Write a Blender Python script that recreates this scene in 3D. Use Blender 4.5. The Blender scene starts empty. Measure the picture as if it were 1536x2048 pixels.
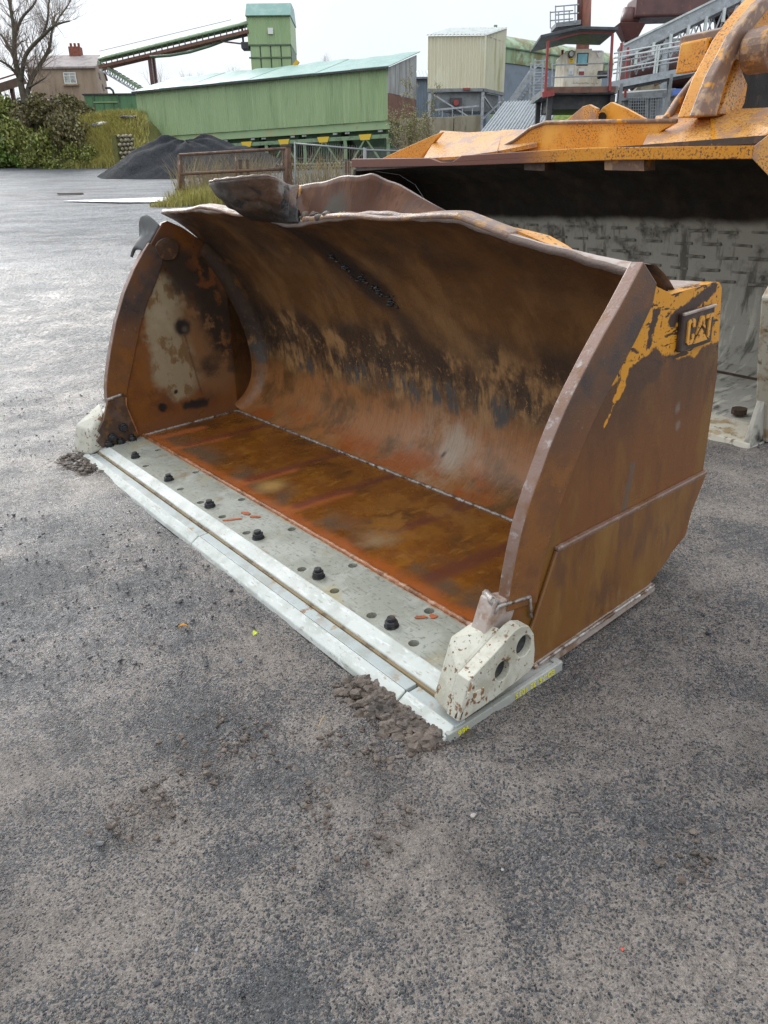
import bpy, bmesh, math, random
import numpy as np
from mathutils import Vector, Matrix
from mathutils.geometry import tessellate_polygon

random.seed(7); np.random.seed(7)
scene = bpy.context.scene
COL = scene.collection
R = math.radians

# ------------------------------------------------------------------ camera
F = 1420.0                                   # focal length in photograph pixels (1536 x 2048)
CAM = Vector((0, 0, 1.6))
AX = (Vector((0.99993, -0.004536, -0.010561)),      # camera right, down, forward in the world
      Vector((-0.011494, -0.394609, -0.918777)),
      Vector((0.0, 0.918838, -0.394635)))
cd = bpy.data.cameras.new('camera'); cam = bpy.data.objects.new('camera', cd); COL.objects.link(cam)
cd.sensor_fit = 'VERTICAL'; cd.sensor_height = 24; cd.sensor_width = 18; cd.lens = F / 2048 * 24
cd.clip_start = 0.05; cd.clip_end = 2000
mw = Matrix.Identity(4)
for i in range(3):
    mw[i][0] = AX[0][i]; mw[i][1] = -AX[1][i]; mw[i][2] = -AX[2][i]; mw[i][3] = CAM[i]
cam.matrix_world = mw
scene.camera = cam

# ------------------------------------------------------------------ sky, sun, exposure
SUN_EL, SUN_AZ = R(31), R(-32)               # azimuth measured from +Y towards +X
world = bpy.data.worlds.new('World'); scene.world = world; world.use_nodes = True
nt = world.node_tree; nt.nodes.clear()
w_out = nt.nodes.new('ShaderNodeOutputWorld'); w_bg = nt.nodes.new('ShaderNodeBackground')
w_sky = nt.nodes.new('ShaderNodeTexSky'); w_sky.sky_type = 'NISHITA'; w_sky.sun_disc = False
w_sky.sun_elevation = SUN_EL; w_sky.sun_rotation = SUN_AZ
w_tc = nt.nodes.new('ShaderNodeTexCoord'); w_sep = nt.nodes.new('ShaderNodeSeparateXYZ')
nt.links.new(w_tc.outputs['Generated'], w_sep.inputs[0])
w_map = nt.nodes.new('ShaderNodeMapRange')   # overcast luminance, zenith about twice the horizon
w_map.inputs['From Min'].default_value = 0; w_map.inputs['From Max'].default_value = 1
w_map.inputs['To Min'].default_value = 5.7; w_map.inputs['To Max'].default_value = 12.5
nt.links.new(w_sep.outputs['Z'], w_map.inputs['Value'])
w_no = nt.nodes.new('ShaderNodeTexNoise'); w_no.inputs['Scale'].default_value = 2.2; w_no.inputs['Detail'].default_value = 4
nt.links.new(w_tc.outputs['Generated'], w_no.inputs['Vector'])
w_cr = nt.nodes.new('ShaderNodeMapRange'); w_cr.inputs['From Min'].default_value = .3; w_cr.inputs['From Max'].default_value = .7
w_cr.inputs['To Min'].default_value = .86; w_cr.inputs['To Max'].default_value = 1.07
nt.links.new(w_no.outputs['Fac'], w_cr.inputs['Value'])
w_mul = nt.nodes.new('ShaderNodeMath'); w_mul.operation = 'MULTIPLY'
nt.links.new(w_map.outputs[0], w_mul.inputs[0]); nt.links.new(w_cr.outputs[0], w_mul.inputs[1])
w_col = nt.nodes.new('ShaderNodeVectorMath'); w_col.operation = 'SCALE'
w_col.inputs[0].default_value = (.935, .985, 1.045)
nt.links.new(w_mul.outputs[0], w_col.inputs['Scale'])
w_mix = nt.nodes.new('ShaderNodeMix'); w_mix.data_type = 'RGBA'; w_mix.inputs[0].default_value = .93
nt.links.new(w_sky.outputs[0], w_mix.inputs[6]); nt.links.new(w_col.outputs[0], w_mix.inputs[7])
nt.links.new(w_mix.outputs[2], w_bg.inputs['Color']); w_bg.inputs['Strength'].default_value = .1
nt.links.new(w_bg.outputs[0], w_out.inputs[0])

sl = bpy.data.lights.new('sun', 'SUN'); sl.energy = 1.25; sl.angle = R(32); sl.color = (1, .985, .955)
so = bpy.data.objects.new('sun', sl); COL.objects.link(so)
sd = Vector((math.sin(SUN_AZ) * math.cos(SUN_EL), math.cos(SUN_AZ) * math.cos(SUN_EL), math.sin(SUN_EL)))
so.rotation_euler = sd.to_track_quat('Z', 'Y').to_euler()
scene.view_settings.view_transform = 'Standard'; scene.view_settings.look = 'None'
scene.view_settings.exposure = .70; scene.view_settings.gamma = 1
scene.view_settings.use_curve_mapping = False

# ------------------------------------------------------------------ helpers: points
def ray(px, py):
    return AX[0] * (px - 768) + AX[1] * (py - 1024) + AX[2] * F
def at(px, py, Y):
    r = ray(px, py); return CAM + r * (Y / r.y)
def terrain(x, y):
    yy = np.clip(y, -40, 62)
    b = .0618 * 7 * np.tanh(x / 7) + .0258 * yy - .035
    return b + .078 * ((np.sqrt((yy - 12) ** 2 + 16) + yy - 12) / 2 - .325)
def T(x, y): return float(terrain(np.float64(x), np.float64(y)))
def hit(px, py, dz=0):
    r = ray(px, py); t0 = .3 / F
    prev = t0
    for i in range(3000):
        t = prev * 1.004
        p = CAM + r * t
        if p.z < T(p.x, p.y) + dz: break
        prev = t
    lo, hi = prev, t
    for i in range(20):
        m = (lo + hi) / 2; p = CAM + r * m
        if p.z < T(p.x, p.y) + dz: hi = m
        else: lo = m
    return CAM + r * hi
def along(p, axis, d):                        # point d metres along an axis, dropped
    return p + axis * d

# ------------------------------------------------------------------ helpers: numpy noise
def _h(ix, iy, s):
    n = (ix.astype(np.int64) * 374761393 + iy.astype(np.int64) * 668265263 + s * 974634221) & 0xffffffff
    n = ((n ^ (n >> 13)) * 1274126177) & 0xffffffff
    return ((n ^ (n >> 16)) & 0xffff) / 65535.0
def vnoise(x, y, s=0):
    ix, iy = np.floor(x), np.floor(y); fx, fy = x - ix, y - iy
    fx = fx * fx * (3 - 2 * fx); fy = fy * fy * (3 - 2 * fy)
    a, b, c, d = _h(ix, iy, s), _h(ix + 1, iy, s), _h(ix, iy + 1, s), _h(ix + 1, iy + 1, s)
    return (a + (b - a) * fx) * (1 - fy) + (c + (d - c) * fx) * fy

# ------------------------------------------------------------------ helpers: objects
WM = {}
def put(o, parent=None, label=None, cat=None, group=None, kind=None):
    COL.objects.link(o)
    if parent is not None: o.parent = parent
    if label: o['label'] = label
    if cat: o['category'] = cat
    if group: o['group'] = group
    if kind: o['kind'] = kind
    return o
def thing(name, label, cat, loc=(0, 0, 0), rot=None, group=None):
    o = bpy.data.objects.new(name, None); o.empty_display_size = .2
    put(o, None, label, cat, group)
    m = Matrix.Translation(Vector(loc))
    if rot is not None: m = m @ rot.to_4x4()
    o.matrix_world = m; WM[o.name] = m
    return o
class MB:
    def __init__(s): s.v = []; s.f = []; s.mi = []
    def add(s, vs, fs, mi=0):
        b = len(s.v); s.v += [tuple(x) for x in vs]; s.f += [tuple(i + b for i in f) for f in fs]; s.mi += [mi] * len(fs)
        return s
    def hexa(s, a, b, mi=0):                  # bottom ring of four, top ring of four
        return s.add(list(a) + list(b), [(3, 2, 1, 0), (4, 5, 6, 7), (0, 1, 5, 4), (1, 2, 6, 5), (2, 3, 7, 6), (3, 0, 4, 7)], mi)
    def box(s, lo, hi, mi=0):
        (x0, y0, z0), (x1, y1, z1) = lo, hi
        return s.hexa([(x0, y0, z0), (x1, y0, z0), (x1, y1, z0), (x0, y1, z0)], [(x0, y0, z1), (x1, y0, z1), (x1, y1, z1), (x0, y1, z1)], mi)
    def bar(s, p, q, w, h=None, up=(0, 0, 1), mi=0):
        p, q = Vector(p), Vector(q); h = h or w
        d = (q - p).normalized(); u = Vector(up)
        if abs(d.dot(u)) > .98: u = Vector((0, 1, 0))
        a = d.cross(u).normalized(); b = a.cross(d).normalized()
        o = [a * (-w / 2) + b * (-h / 2), a * (w / 2) + b * (-h / 2), a * (w / 2) + b * (h / 2), a * (-w / 2) + b * (h / 2)]
        return s.hexa([p + k for k in o], [q + k for k in o], mi)
    def tube(s, pts, r, n=8, mi=0, cap=True):
        pts = [Vector(p) for p in pts]; rs = r if isinstance(r, (list, tuple)) else [r] * len(pts)
        b = len(s.v); pa = None
        for i, p in enumerate(pts):
            d = (pts[min(i + 1, len(pts) - 1)] - pts[max(i - 1, 0)]).normalized()
            if pa is None:
                pa = d.orthogonal().normalized()
            else:
                pa = (pa - d * pa.dot(d)); pa = pa.normalized() if pa.length > 1e-6 else d.orthogonal().normalized()
            c = d.cross(pa)
            for k in range(n):
                t = 2 * math.pi * k / n
                s.v.append(tuple(p + (pa * math.cos(t) + c * math.sin(t)) * rs[i]))
        for i in range(len(pts) - 1):
            for k in range(n):
                s.f.append((b + i * n + k, b + i * n + (k + 1) % n, b + (i + 1) * n + (k + 1) % n, b + (i + 1) * n + k)); s.mi.append(mi)
        if cap:
            s.f.append(tuple(b + k for k in reversed(range(n)))); s.mi.append(mi)
            s.f.append(tuple(b + (len(pts) - 1) * n + k for k in range(n))); s.mi.append(mi)
        return s
    def prism(s, outline, ext, holes=(), mi=0):  # planar outline (3-D points) extruded along ext, with holes
        ext = Vector(ext); loops = [[Vector(p) for p in outline]] + [[Vector(p) for p in h] for h in holes]
        flat = [p for l in loops for p in l]
        tris = tessellate_polygon(loops); n = len(flat); b = len(s.v)
        nn = Vector((0, 0, 0)); l0 = loops[0]
        for i in range(len(l0)):
            nn += l0[i].cross(l0[(i + 1) % len(l0)])
        flip = nn.dot(ext) > 0
        s.v += [tuple(p) for p in flat] + [tuple(p + ext) for p in flat]
        for t in tris:
            tn = (flat[t[1]] - flat[t[0]]).cross(flat[t[2]] - flat[t[0]])
            t = tuple(t) if tn.dot(ext) < 0 else tuple(reversed(t))
            s.f.append(tuple(b + i for i in t)); s.f.append(tuple(b + n + i for i in reversed(t))); s.mi += [mi, mi]
        k = 0
        for l in loops:
            m = len(l)
            for i in range(m):
                q = (b + k + i, b + k + (i + 1) % m, b + n + k + (i + 1) % m, b + n + k + i)
                s.f.append(q if flip else tuple(reversed(q))); s.mi.append(mi)
            k += m
        return s
    def grid(s, fn, nu, nv, mi=0):
        b = len(s.v)
        for i in range(nu + 1):
            for j in range(nv + 1): s.v.append(tuple(fn(i / nu, j / nv)))
        for i in range(nu):
            for j in range(nv):
                a = b + i * (nv + 1) + j
                s.f.append((a, a + nv + 1, a + nv + 2, a + 1)); s.mi.append(mi)
        return s
    def corrugated(s, p00, p10, p11, p01, n, depth, nv=1, wob=0, mi=0):   # ribs run p00 -> p01
        p00, p10, p11, p01 = map(Vector, (p00, p10, p11, p01))
        nrm = (p10 - p00).cross(p01 - p00).normalized(); st = 4 * n
        prof = [0, 1, 1, 0]
        def fn(u, v):
            p = p00.lerp(p10, u).lerp(p01.lerp(p11, u), v)
            k = prof[int(round(u * st)) % 4]
            return p + nrm * (k * depth + (wob * math.sin(u * 17.3) * math.sin(u * 7.1 + 2) if wob else 0) * (1 - v))
        return s.grid(fn, st, nv, mi)
    def build(s, name, mats, parent=None, smooth=False, bevel=0, segs=2, local=False, label=None, cat=None, group=None, kind=None, solid=0, fixn=False):
        if isinstance(mats, bpy.types.Material): mats = [mats]
        vs = s.v
        if parent is not None and not local:
            root = parent
            while root.parent is not None: root = root.parent
            if root.name in WM:
                inv = WM[root.name].inverted(); vs = [tuple(inv @ Vector(v)) for v in vs]
        me = bpy.data.meshes.new(name); me.from_pydata(vs, [], s.f)
        for m in mats: me.materials.append(m)
        if len(mats) > 1: me.polygons.foreach_set('material_index', s.mi)
        if smooth: me.polygons.foreach_set('use_smooth', [True] * len(me.polygons))
        if fixn:
            bm = bmesh.new(); bm.from_mesh(me); bmesh.ops.recalc_face_normals(bm, faces=bm.faces); bm.to_mesh(me); bm.free()
        me.update()
        o = bpy.data.objects.new(name, me)
        if solid:
            m = o.modifiers.new('solid', 'SOLIDIFY'); m.thickness = solid; m.offset = 0
        if bevel:
            m = o.modifiers.new('bevel', 'BEVEL'); m.width = bevel; m.segments = segs; m.limit_method = 'ANGLE'; m.angle_limit = R(35)
        return put(o, parent, label, cat, group, kind)
def copy_tree(o, parent=None):
    c = o.copy(); COL.objects.link(c)
    if parent is not None: c.parent = parent
    for ch in list(o.children): copy_tree(ch, c)
    return c
def np_mesh(name, verts, faces, mat, smooth=False):
    me = bpy.data.meshes.new(name)
    nv, nf, k = len(verts), len(faces), faces.shape[1]
    me.vertices.add(nv); me.vertices.foreach_set('co', np.asarray(verts, np.float32).ravel())
    me.loops.add(nf * k); me.loops.foreach_set('vertex_index', np.asarray(faces, np.int32).ravel())
    me.polygons.add(nf); me.polygons.foreach_set('loop_start', np.arange(0, nf * k, k, dtype=np.int32))
    me.polygons.foreach_set('loop_total', np.full(nf, k, np.int32))
    me.polygons.foreach_set('use_smooth', np.full(nf, smooth))
    me.update(calc_edges=True); me.validate()
    me.materials.append(mat)
    return bpy.data.objects.new(name, me)

# ------------------------------------------------------------------ helpers: procedural materials
class NT:
    def __init__(s, name):
        s.m = bpy.data.materials.new(name); s.m.use_nodes = True; s.t = s.m.node_tree; s.t.nodes.clear()
        s.out = s.n('ShaderNodeOutputMaterial'); s.bs = s.n('ShaderNodeBsdfPrincipled')
        s.t.links.new(s.bs.outputs[0], s.out.inputs[0])
        s.tc = s.n('ShaderNodeTexCoord'); s.P = s.tc.outputs['Object']
        s.sep = None; s.cache = {}
    def n(s, t): return s.t.nodes.new(t)
    def set(s, inp, v):
        if hasattr(v, 'is_output') or isinstance(v, bpy.types.NodeSocket): s.t.links.new(v, inp)
        elif isinstance(v, (tuple, list)) and len(v) == 3 and inp.type == 'RGBA': inp.default_value = (*v, 1)
        else: inp.default_value = v
    def math(s, op, a, b=0, c=None):
        n = s.n('ShaderNodeMath'); n.operation = op; s.set(n.inputs[0], a); s.set(n.inputs[1], b)
        if c is not None: s.set(n.inputs[2], c)
        return n.outputs[0]
    def vm(s, op, a, b=(0, 0, 0), out=0, scale=None):
        n = s.n('ShaderNodeVectorMath'); n.operation = op; s.set(n.inputs[0], a)
        if scale is not None: s.set(n.inputs['Scale'], scale)
        else: s.set(n.inputs[1], b)
        return n.outputs[out]
    def rng(s, v, lo, hi, a=0., b=1., smooth=True):
        n = s.n('ShaderNodeMapRange'); n.interpolation_type = 'SMOOTHSTEP' if smooth else 'LINEAR'
        s.set(n.inputs[0], v); n.inputs[1].default_value = lo; n.inputs[2].default_value = hi
        if lo > hi:
            n.inputs[1].default_value = hi; n.inputs[2].default_value = lo; a, b = b, a
        n.inputs[3].default_value = a; n.inputs[4].default_value = b
        return n.outputs[0]
    def co(s, stretch=(1, 1, 1), off=0):
        k = (stretch, off)
        if k not in s.cache:
            n = s.n('ShaderNodeMapping'); s.set(n.inputs[0], s.P); n.inputs['Scale'].default_value = stretch
            n.inputs['Location'].default_value = (off * 1.7, off * 2.3, off * 3.1); s.cache[k] = n.outputs[0]
        return s.cache[k]
    def noise(s, scale, detail=4, rough=.6, stretch=(1, 1, 1), off=0, dist=0):
        k = ('n', scale, detail, rough, stretch, off, dist)
        if k not in s.cache:
            n = s.n('ShaderNodeTexNoise'); s.set(n.inputs['Vector'], s.co(stretch, off)); n.inputs['Scale'].default_value = scale
            n.inputs['Detail'].default_value = detail; n.inputs['Roughness'].default_value = rough; n.inputs['Distortion'].default_value = dist
            s.cache[k] = n.outputs['Fac']
        return s.cache[k]
    def voro(s, scale, feature='F1', out='Distance', stretch=(1, 1, 1), off=0, rand=1):
        n = s.n('ShaderNodeTexVoronoi'); n.feature = feature; s.set(n.inputs['Vector'], s.co(stretch, off)); n.inputs['Scale'].default_value = scale
        n.inputs['Randomness'].default_value = rand
        return n.outputs[out]
    def axis(s, k):
        if s.sep is None:
            s.sep = s.n('ShaderNodeSeparateXYZ'); s.set(s.sep.inputs[0], s.P)
        return s.sep.outputs['XYZ'.index(k.upper())]
    def mix(s, f, a, b, op='MIX'):
        n = s.n('ShaderNodeMix'); n.data_type = 'RGBA'; n.blend_type = op; s.set(n.inputs[0], f); s.set(n.inputs[6], a); s.set(n.inputs[7], b)
        return n.outputs[2]
    def fac(s, terms):
        r = None
        for t in terms:
            k = t[0]
            if k == 'n':                       # noise: scale, lo, hi [, stretch, off, detail]
                st = t[4] if len(t) > 4 else (1, 1, 1); off = t[5] if len(t) > 5 else 0; de = t[6] if len(t) > 6 else 5
                v = s.rng(s.noise(t[1], de, .62, st, off), t[2], t[3])
            elif k == 'ax':                    # axis ramp with wavering edge: axis, lo, hi, amount, scale [, stretch]
                v = s.axis(t[1])
                if len(t) > 4:
                    st = t[6] if len(t) > 6 else (1, 1, 1)
                    v = s.math('MULTIPLY_ADD', s.math('SUBTRACT', s.noise(t[5], 4, .6, st, 11), .5), t[4], v)
                v = s.rng(v, t[2], t[3])
            elif k == 'pt':                    # blob: centre, r_inner, r_outer, amount, scale
                d = s.vm('DISTANCE', s.P, t[1], 'Value') if False else None
                n = s.n('ShaderNodeVectorMath'); n.operation = 'DISTANCE'; s.set(n.inputs[0], s.P); n.inputs[1].default_value = t[1]; d = n.outputs['Value']
                if len(t) > 4: d = s.math('MULTIPLY_ADD', s.math('SUBTRACT', s.noise(t[5], 4, .6, (1, 1, 1), 5), .5), t[4], d)
                v = s.rng(d, t[3], t[2])
            elif k == 'seg':                   # capsule: a, b, r_inner, r_outer, amount, scale
                a, b = Vector(t[1]), Vector(t[2]); ab = b - a
                pa = s.vm('SUBTRACT', s.P, tuple(a)); n = s.n('ShaderNodeVectorMath'); n.operation = 'DOT_PRODUCT'
                s.set(n.inputs[0], pa); n.inputs[1].default_value = tuple(ab / ab.length_squared)
                cl = s.n('ShaderNodeClamp'); s.set(cl.inputs[0], n.outputs['Value'])
                q = s.vm('SCALE', tuple(ab), scale=cl.outputs[0])
                n = s.n('ShaderNodeVectorMath'); n.operation = 'DISTANCE'; s.set(n.inputs[0], pa); s.set(n.inputs[1], q); d = n.outputs['Value']
                if len(t) > 5: d = s.math('MULTIPLY_ADD', s.math('SUBTRACT', s.noise(t[6], 5, .65, (1, 1, 1), 3), .5), t[5], d)
                v = s.rng(d, t[4], t[3])
            elif k == 'v':                     # speckle: scale, lo, hi
                v = s.rng(s.voro(t[1]), t[3], t[2])
            elif k == 'k': v = t[1]
            r = v if r is None else s.math('MULTIPLY', r, v)
        return r
def material(name, base, layers=(), rough=(.6, .8), bump=(), metal=0, spec=.5, rscale=6, wet=None, island=0, coat=0):
    """base colour, then layers (colour, mask terms) painted one over the other; rough = range over a noise;
    bump = [(scale, strength, distance, stretch)]"""
    t = NT(name)
    c = base
    for col, terms in layers: c = t.mix(t.fac(terms), c, col)
    if island:
        g = t.n('ShaderNodeNewGeometry')
        c = t.mix(1., c, t.rngcol(g.outputs['Random Per Island'], 1 - island, 1 + island), 'MULTIPLY') if False else c
        hs = t.n('ShaderNodeHueSaturation'); t.set(hs.inputs['Color'], c)
        t.set(hs.inputs['Value'], t.rng(g.outputs['Random Per Island'], 0, 1, 1 - island, 1 + island, False))
        t.set(hs.inputs['Hue'], t.rng(t.math('FRACT', t.math('MULTIPLY', g.outputs['Random Per Island'], 7.3)), 0, 1, .5 - island * .06, .5 + island * .04, False))
        c = hs.outputs[0]
    t.set(t.bs.inputs['Base Color'], c)
    r = t.rng(t.noise(rscale, 4, .6, (1, 1, 1), 21), .3, .7, rough[0], rough[1])
    if wet:                                    # wet = (terms, roughness when wet)
        wf = t.fac(wet[0]); n = t.n('ShaderNodeMix'); t.set(n.inputs[0], wf); t.set(n.inputs[2], r); n.inputs[3].default_value = wet[1]; r = n.outputs[0]
    t.set(t.bs.inputs['Roughness'], r)
    t.bs.inputs['Metallic'].default_value = metal; t.bs.inputs['Specular IOR Level'].default_value = spec
    if coat: t.bs.inputs['Coat Weight'].default_value = coat; t.bs.inputs['Coat Roughness'].default_value = .12
    nrm = None
    for b in bump:
        n = t.n('ShaderNodeBump'); n.inputs['Strength'].default_value = b[1]; n.inputs['Distance'].default_value = b[2]
        t.set(n.inputs['Height'], t.noise(b[0], 5, .65, b[3] if len(b) > 3 else (1, 1, 1), 31))
        if nrm is not None: t.set(n.inputs['Normal'], nrm)
        nrm = n.outputs[0]
    if nrm is not None: t.set(t.bs.inputs['Normal'], nrm)
    return t.m

# ------------------------------------------------------------------ materials of the ground
def ground_material():
    t = NT('wet_asphalt')
    big = t.noise(.55, 4, .6); mid = t.noise(2.1, 7, .70, off=2); fine = t.noise(46, 5, .75, off=4); grit = t.noise(210, 3, .75, off=6)
    def cells(scale, off):
        n = t.n('ShaderNodeTexVoronoi'); n.feature = 'F1'; t.set(n.inputs['Vector'], t.co((1, 1, 1), off)); n.inputs['Scale'].default_value = scale
        q = t.n('ShaderNodeSeparateXYZ'); t.set(q.inputs[0], n.outputs['Color']); return n.outputs['Distance'], q.outputs
    d1, c1 = cells(165, 1); d2, c2 = cells(52, 5); d3, c3 = cells(17, 8)
    # stone chips bound in dark tar, each with its own tone
    stone = t.mix(c1[0], (.060, .063, .068), (.195, .196, .196))
    stone = t.mix(t.rng(c1[1], .972, .98), stone, (.36, .34, .31))
    stone = t.mix(t.math('MULTIPLY', t.rng(c2[0], .80, .84), t.rng(d2, .50, .36)), stone, t.mix(c2[1], (.034, .038, .044), (.14, .145, .15)))
    gap = t.rng(d1, .42, .62)
    stone = t.mix(t.math('MULTIPLY', gap, .75), stone, (.026, .026, .027))
    mud = t.mix(t.rng(mid, .3, .7), (.172, .146, .126), (.250, .214, .184))
    mud = t.mix(t.rng(grit, .40, .62, .5, 0), mud, (.11, .093, .080))
    mm = t.math('ADD', t.math('MULTIPLY', big, .45), t.math('MULTIPLY', mid, .55))
    X, Y = t.axis('X'), t.axis('Y')
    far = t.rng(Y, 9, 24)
    left = t.rng(t.math('ADD', t.math('MULTIPLY_ADD', Y, -.55, X), t.math('MULTIPLY', t.math('SUBTRACT', mid, .5), 2.2)), -1.2, -3.0)
    # mud film: its depth varies over the yard and single chips stand out of it
    depth = t.math('ADD', t.rng(mm, .36, .63, -.16, 1.04, False), t.math('MULTIPLY', t.math('SUBTRACT', fine, .5), .55))
    depth = t.math('SUBTRACT', depth, t.math('MULTIPLY', left, .18))
    proud = t.math('SUBTRACT', t.math('ADD', t.math('MULTIPLY', c1[2], .75), .18), t.math('MULTIPLY', d1, .35))
    mudf = t.rng(t.math('SUBTRACT', depth, proud), -.06, .06)
    c = t.mix(mudf, stone, mud)
    k = t.rng(t.noise(90, 5, .8, off=3), .36, .64, .62, 1.32)
    c = t.mix(1., c, t.vm('SCALE', (1, 1, 1), scale=k), 'MULTIPLY')
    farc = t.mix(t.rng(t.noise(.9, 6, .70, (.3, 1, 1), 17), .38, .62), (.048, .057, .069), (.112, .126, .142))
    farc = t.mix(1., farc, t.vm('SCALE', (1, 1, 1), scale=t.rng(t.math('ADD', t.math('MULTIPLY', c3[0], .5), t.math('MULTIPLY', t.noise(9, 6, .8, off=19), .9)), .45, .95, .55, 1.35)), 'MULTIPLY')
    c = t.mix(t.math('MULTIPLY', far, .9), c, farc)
    c = t.mix(t.math('MULTIPLY', t.rng(t.noise(1.1, 6, .68, off=9), .53, .66), .5), c, (.066, .057, .050))
    t.set(t.bs.inputs['Base Color'], c)
    # wetness: the whole yard is damp, with a thin film of water towards the left in broken patches
    streak = t.noise(1.6, 7, .74, (.40, 1, 1), 13)
    film = t.rng(t.math('ADD', t.math('ADD', t.math('MULTIPLY', streak, .62), t.math('MULTIPLY', mid, .33)), t.math('MULTIPLY', t.math('SUBTRACT', c2[1], .5), .20)), .39, .54)
    film = t.math('MULTIPLY', film, t.math('MULTIPLY', left, t.rng(far, 0, 1, .58, .30, False)))
    dry = t.math('ADD', t.rng(t.math('ADD', t.math('MULTIPLY', c1[1], .5), t.math('MULTIPLY', mid, .5)), .25, .75, .24, .58), t.math('MULTIPLY', far, .26))
    n = t.n('ShaderNodeMix'); t.set(n.inputs[0], film); t.set(n.inputs[2], dry); n.inputs[3].default_value = .19
    t.set(t.bs.inputs['Roughness'], n.outputs[0])
    t.set(t.bs.inputs['Specular IOR Level'], t.math('SUBTRACT', t.rng(film, 0, 1, .5, .95, False), t.math('MULTIPLY', far, .30)))
    chip = t.math('MULTIPLY', t.rng(d1, .55, .10), t.rng(mudf, 0, 1, 1, .25, False))
    h = t.math('ADD', t.math('MULTIPLY', t.rng(d3, .6, .1), t.math('MULTIPLY', t.rng(Y, 4, 12), 3.5)), t.math('ADD', t.math('MULTIPLY', chip, .75), t.math('ADD', t.math('MULTIPLY', fine, .8), t.math('MULTIPLY', grit, .30))))
    b = t.n('ShaderNodeBump'); b.inputs['Distance'].default_value = .012
    t.set(b.inputs['Strength'], t.math('MULTIPLY', t.rng(film, 0, 1, 1, .50, False), t.rng(Y, 4, 30, .95, .45, False)))
    t.set(b.inputs['Height'], h); t.set(t.bs.inputs['Normal'], b.outputs[0])
    return t.m
M = {}
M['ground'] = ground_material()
M['pebble'] = material('gravel_stone', (.060, .063, .068), [((.15, .14, .13), [('n', 9, .5, .7)])], (.3, .6), island=.45, bump=[(120, .4, .004)])
M['mud'] = material('wet_mud', (.105, .078, .060), [((.17, .135, .108), [('n', 30, .45, .65)]), ((.05, .04, .032), [('n', 9, .5, .65, (1, 1, 1), 3)])], (.35, .65), bump=[(45, .8, .01), (160, .6, .004)])
M['clod'] = M['mud']

# ------------------------------------------------------------------ the ground sheet
DENTS = []
def dent(px, py, r, d):
    p = hit(px, py); DENTS.append((p.x, p.y, r, d))
for d_ in ((285, 1632, .085, .030), (1010, 1640, .05, -.008), (640, 1530, .12, -.008), (730, 1600, .12, -.012), (450, 1460, .10, -.012),
           (1330, 1620, .12, .010), (1000, 1760, .06, .006), (1420, 1560, .10, -.006), (330, 1590, .10, -.010)): dent(*d_)
def make_ground():
    rr = np.concatenate([np.geomspace(.35, 11, 640), np.geomspace(11, 420, 150)[1:]])
    fine = np.arange(-43, 43.01, .215); co = np.concatenate([np.arange(-180, -43, 6.), fine, np.arange(45, 180, 6.)])
    a = np.radians(co); Rr, A = np.meshgrid(rr, a, indexing='ij')
    x = Rr * np.sin(A); y = Rr * np.cos(A); z = terrain(x, y)
    sp = np.maximum(Rr * .0054, .004)
    ok = (np.abs(np.degrees(A)) < 44)
    for wl, amp, sd_ in ((.9, .016, 1), (.33, .010, 2), (.12, .0065, 3), (.055, .0048, 4), (.028, .0056, 5), (.016, .0042, 6)):
        k = np.clip((wl / sp - 1.6) / 2, 0, 1) * ok
        n = vnoise(x / wl + sd_ * 13.1, y / wl, sd_) - .5
        if wl < .06: n = np.abs(n) ** .8 * np.sign(n) * 1.25
        z = z + amp * n * k * 1.6
    for px, py, r, d in DENTS:
        q = (x - px) ** 2 + ((y - py) * .8) ** 2
        z = z - d * np.exp(-q / (2 * (r * .55) ** 2)) + .35 * d * np.exp(-(np.sqrt(q) - r * 1.25) ** 2 / (2 * (r * .3) ** 2))
    nr, na = z.shape
    idx = np.arange(nr * na).reshape(nr, na)
    f = np.stack([idx[:-1, :-1], idx[:-1, 1:], idx[1:, 1:], idx[1:, :-1]], -1).reshape(-1, 4)[:, ::-1]
    w = np.stack([idx[:-1, -1], idx[:-1, 0], idx[1:, 0], idx[1:, -1]], -1).reshape(-1, 4)[:, ::-1]
    v = np.stack([x, y, z], -1).reshape(-1, 3); c = len(v)
    v = np.vstack([v, [[0, 0, T(0, 0)]]])
    cap = np.stack([idx[0, :], np.roll(idx[0, :], -1), np.full(na, c), np.full(na, c)], -1)
    # centre fan as degenerate-free small triangles is hidden below the camera: use a separate quad ring instead
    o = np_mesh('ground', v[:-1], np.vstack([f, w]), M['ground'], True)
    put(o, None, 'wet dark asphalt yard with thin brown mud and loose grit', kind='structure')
make_ground()

# ------------------------------------------------------------------ the rusty bucket: frame u (width), v (depth), w (up)
BO = Vector((-2.1757, 4.8985, -.0082))
BU, BV, BW = Vector((.60985, -.79233, .01726)), Vector((.79012, .60955, .06449)), Vector((-.06162, -.02569, .99777))
BROT = Matrix((BU, BV, BW)).transposed()
def b_on(px, py, k, val):                     # a photograph point on the plane u, v or w = val, in bucket coordinates
    r = ray(px, py); ax = (BU, BV, BW)['uvw'.index(k)]
    p = CAM + r * ((BO + ax * val - CAM).dot(ax) / r.dot(ax)) - BO
    return Vector((p.dot(BU), p.dot(BV), p.dot(BW)))

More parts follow.
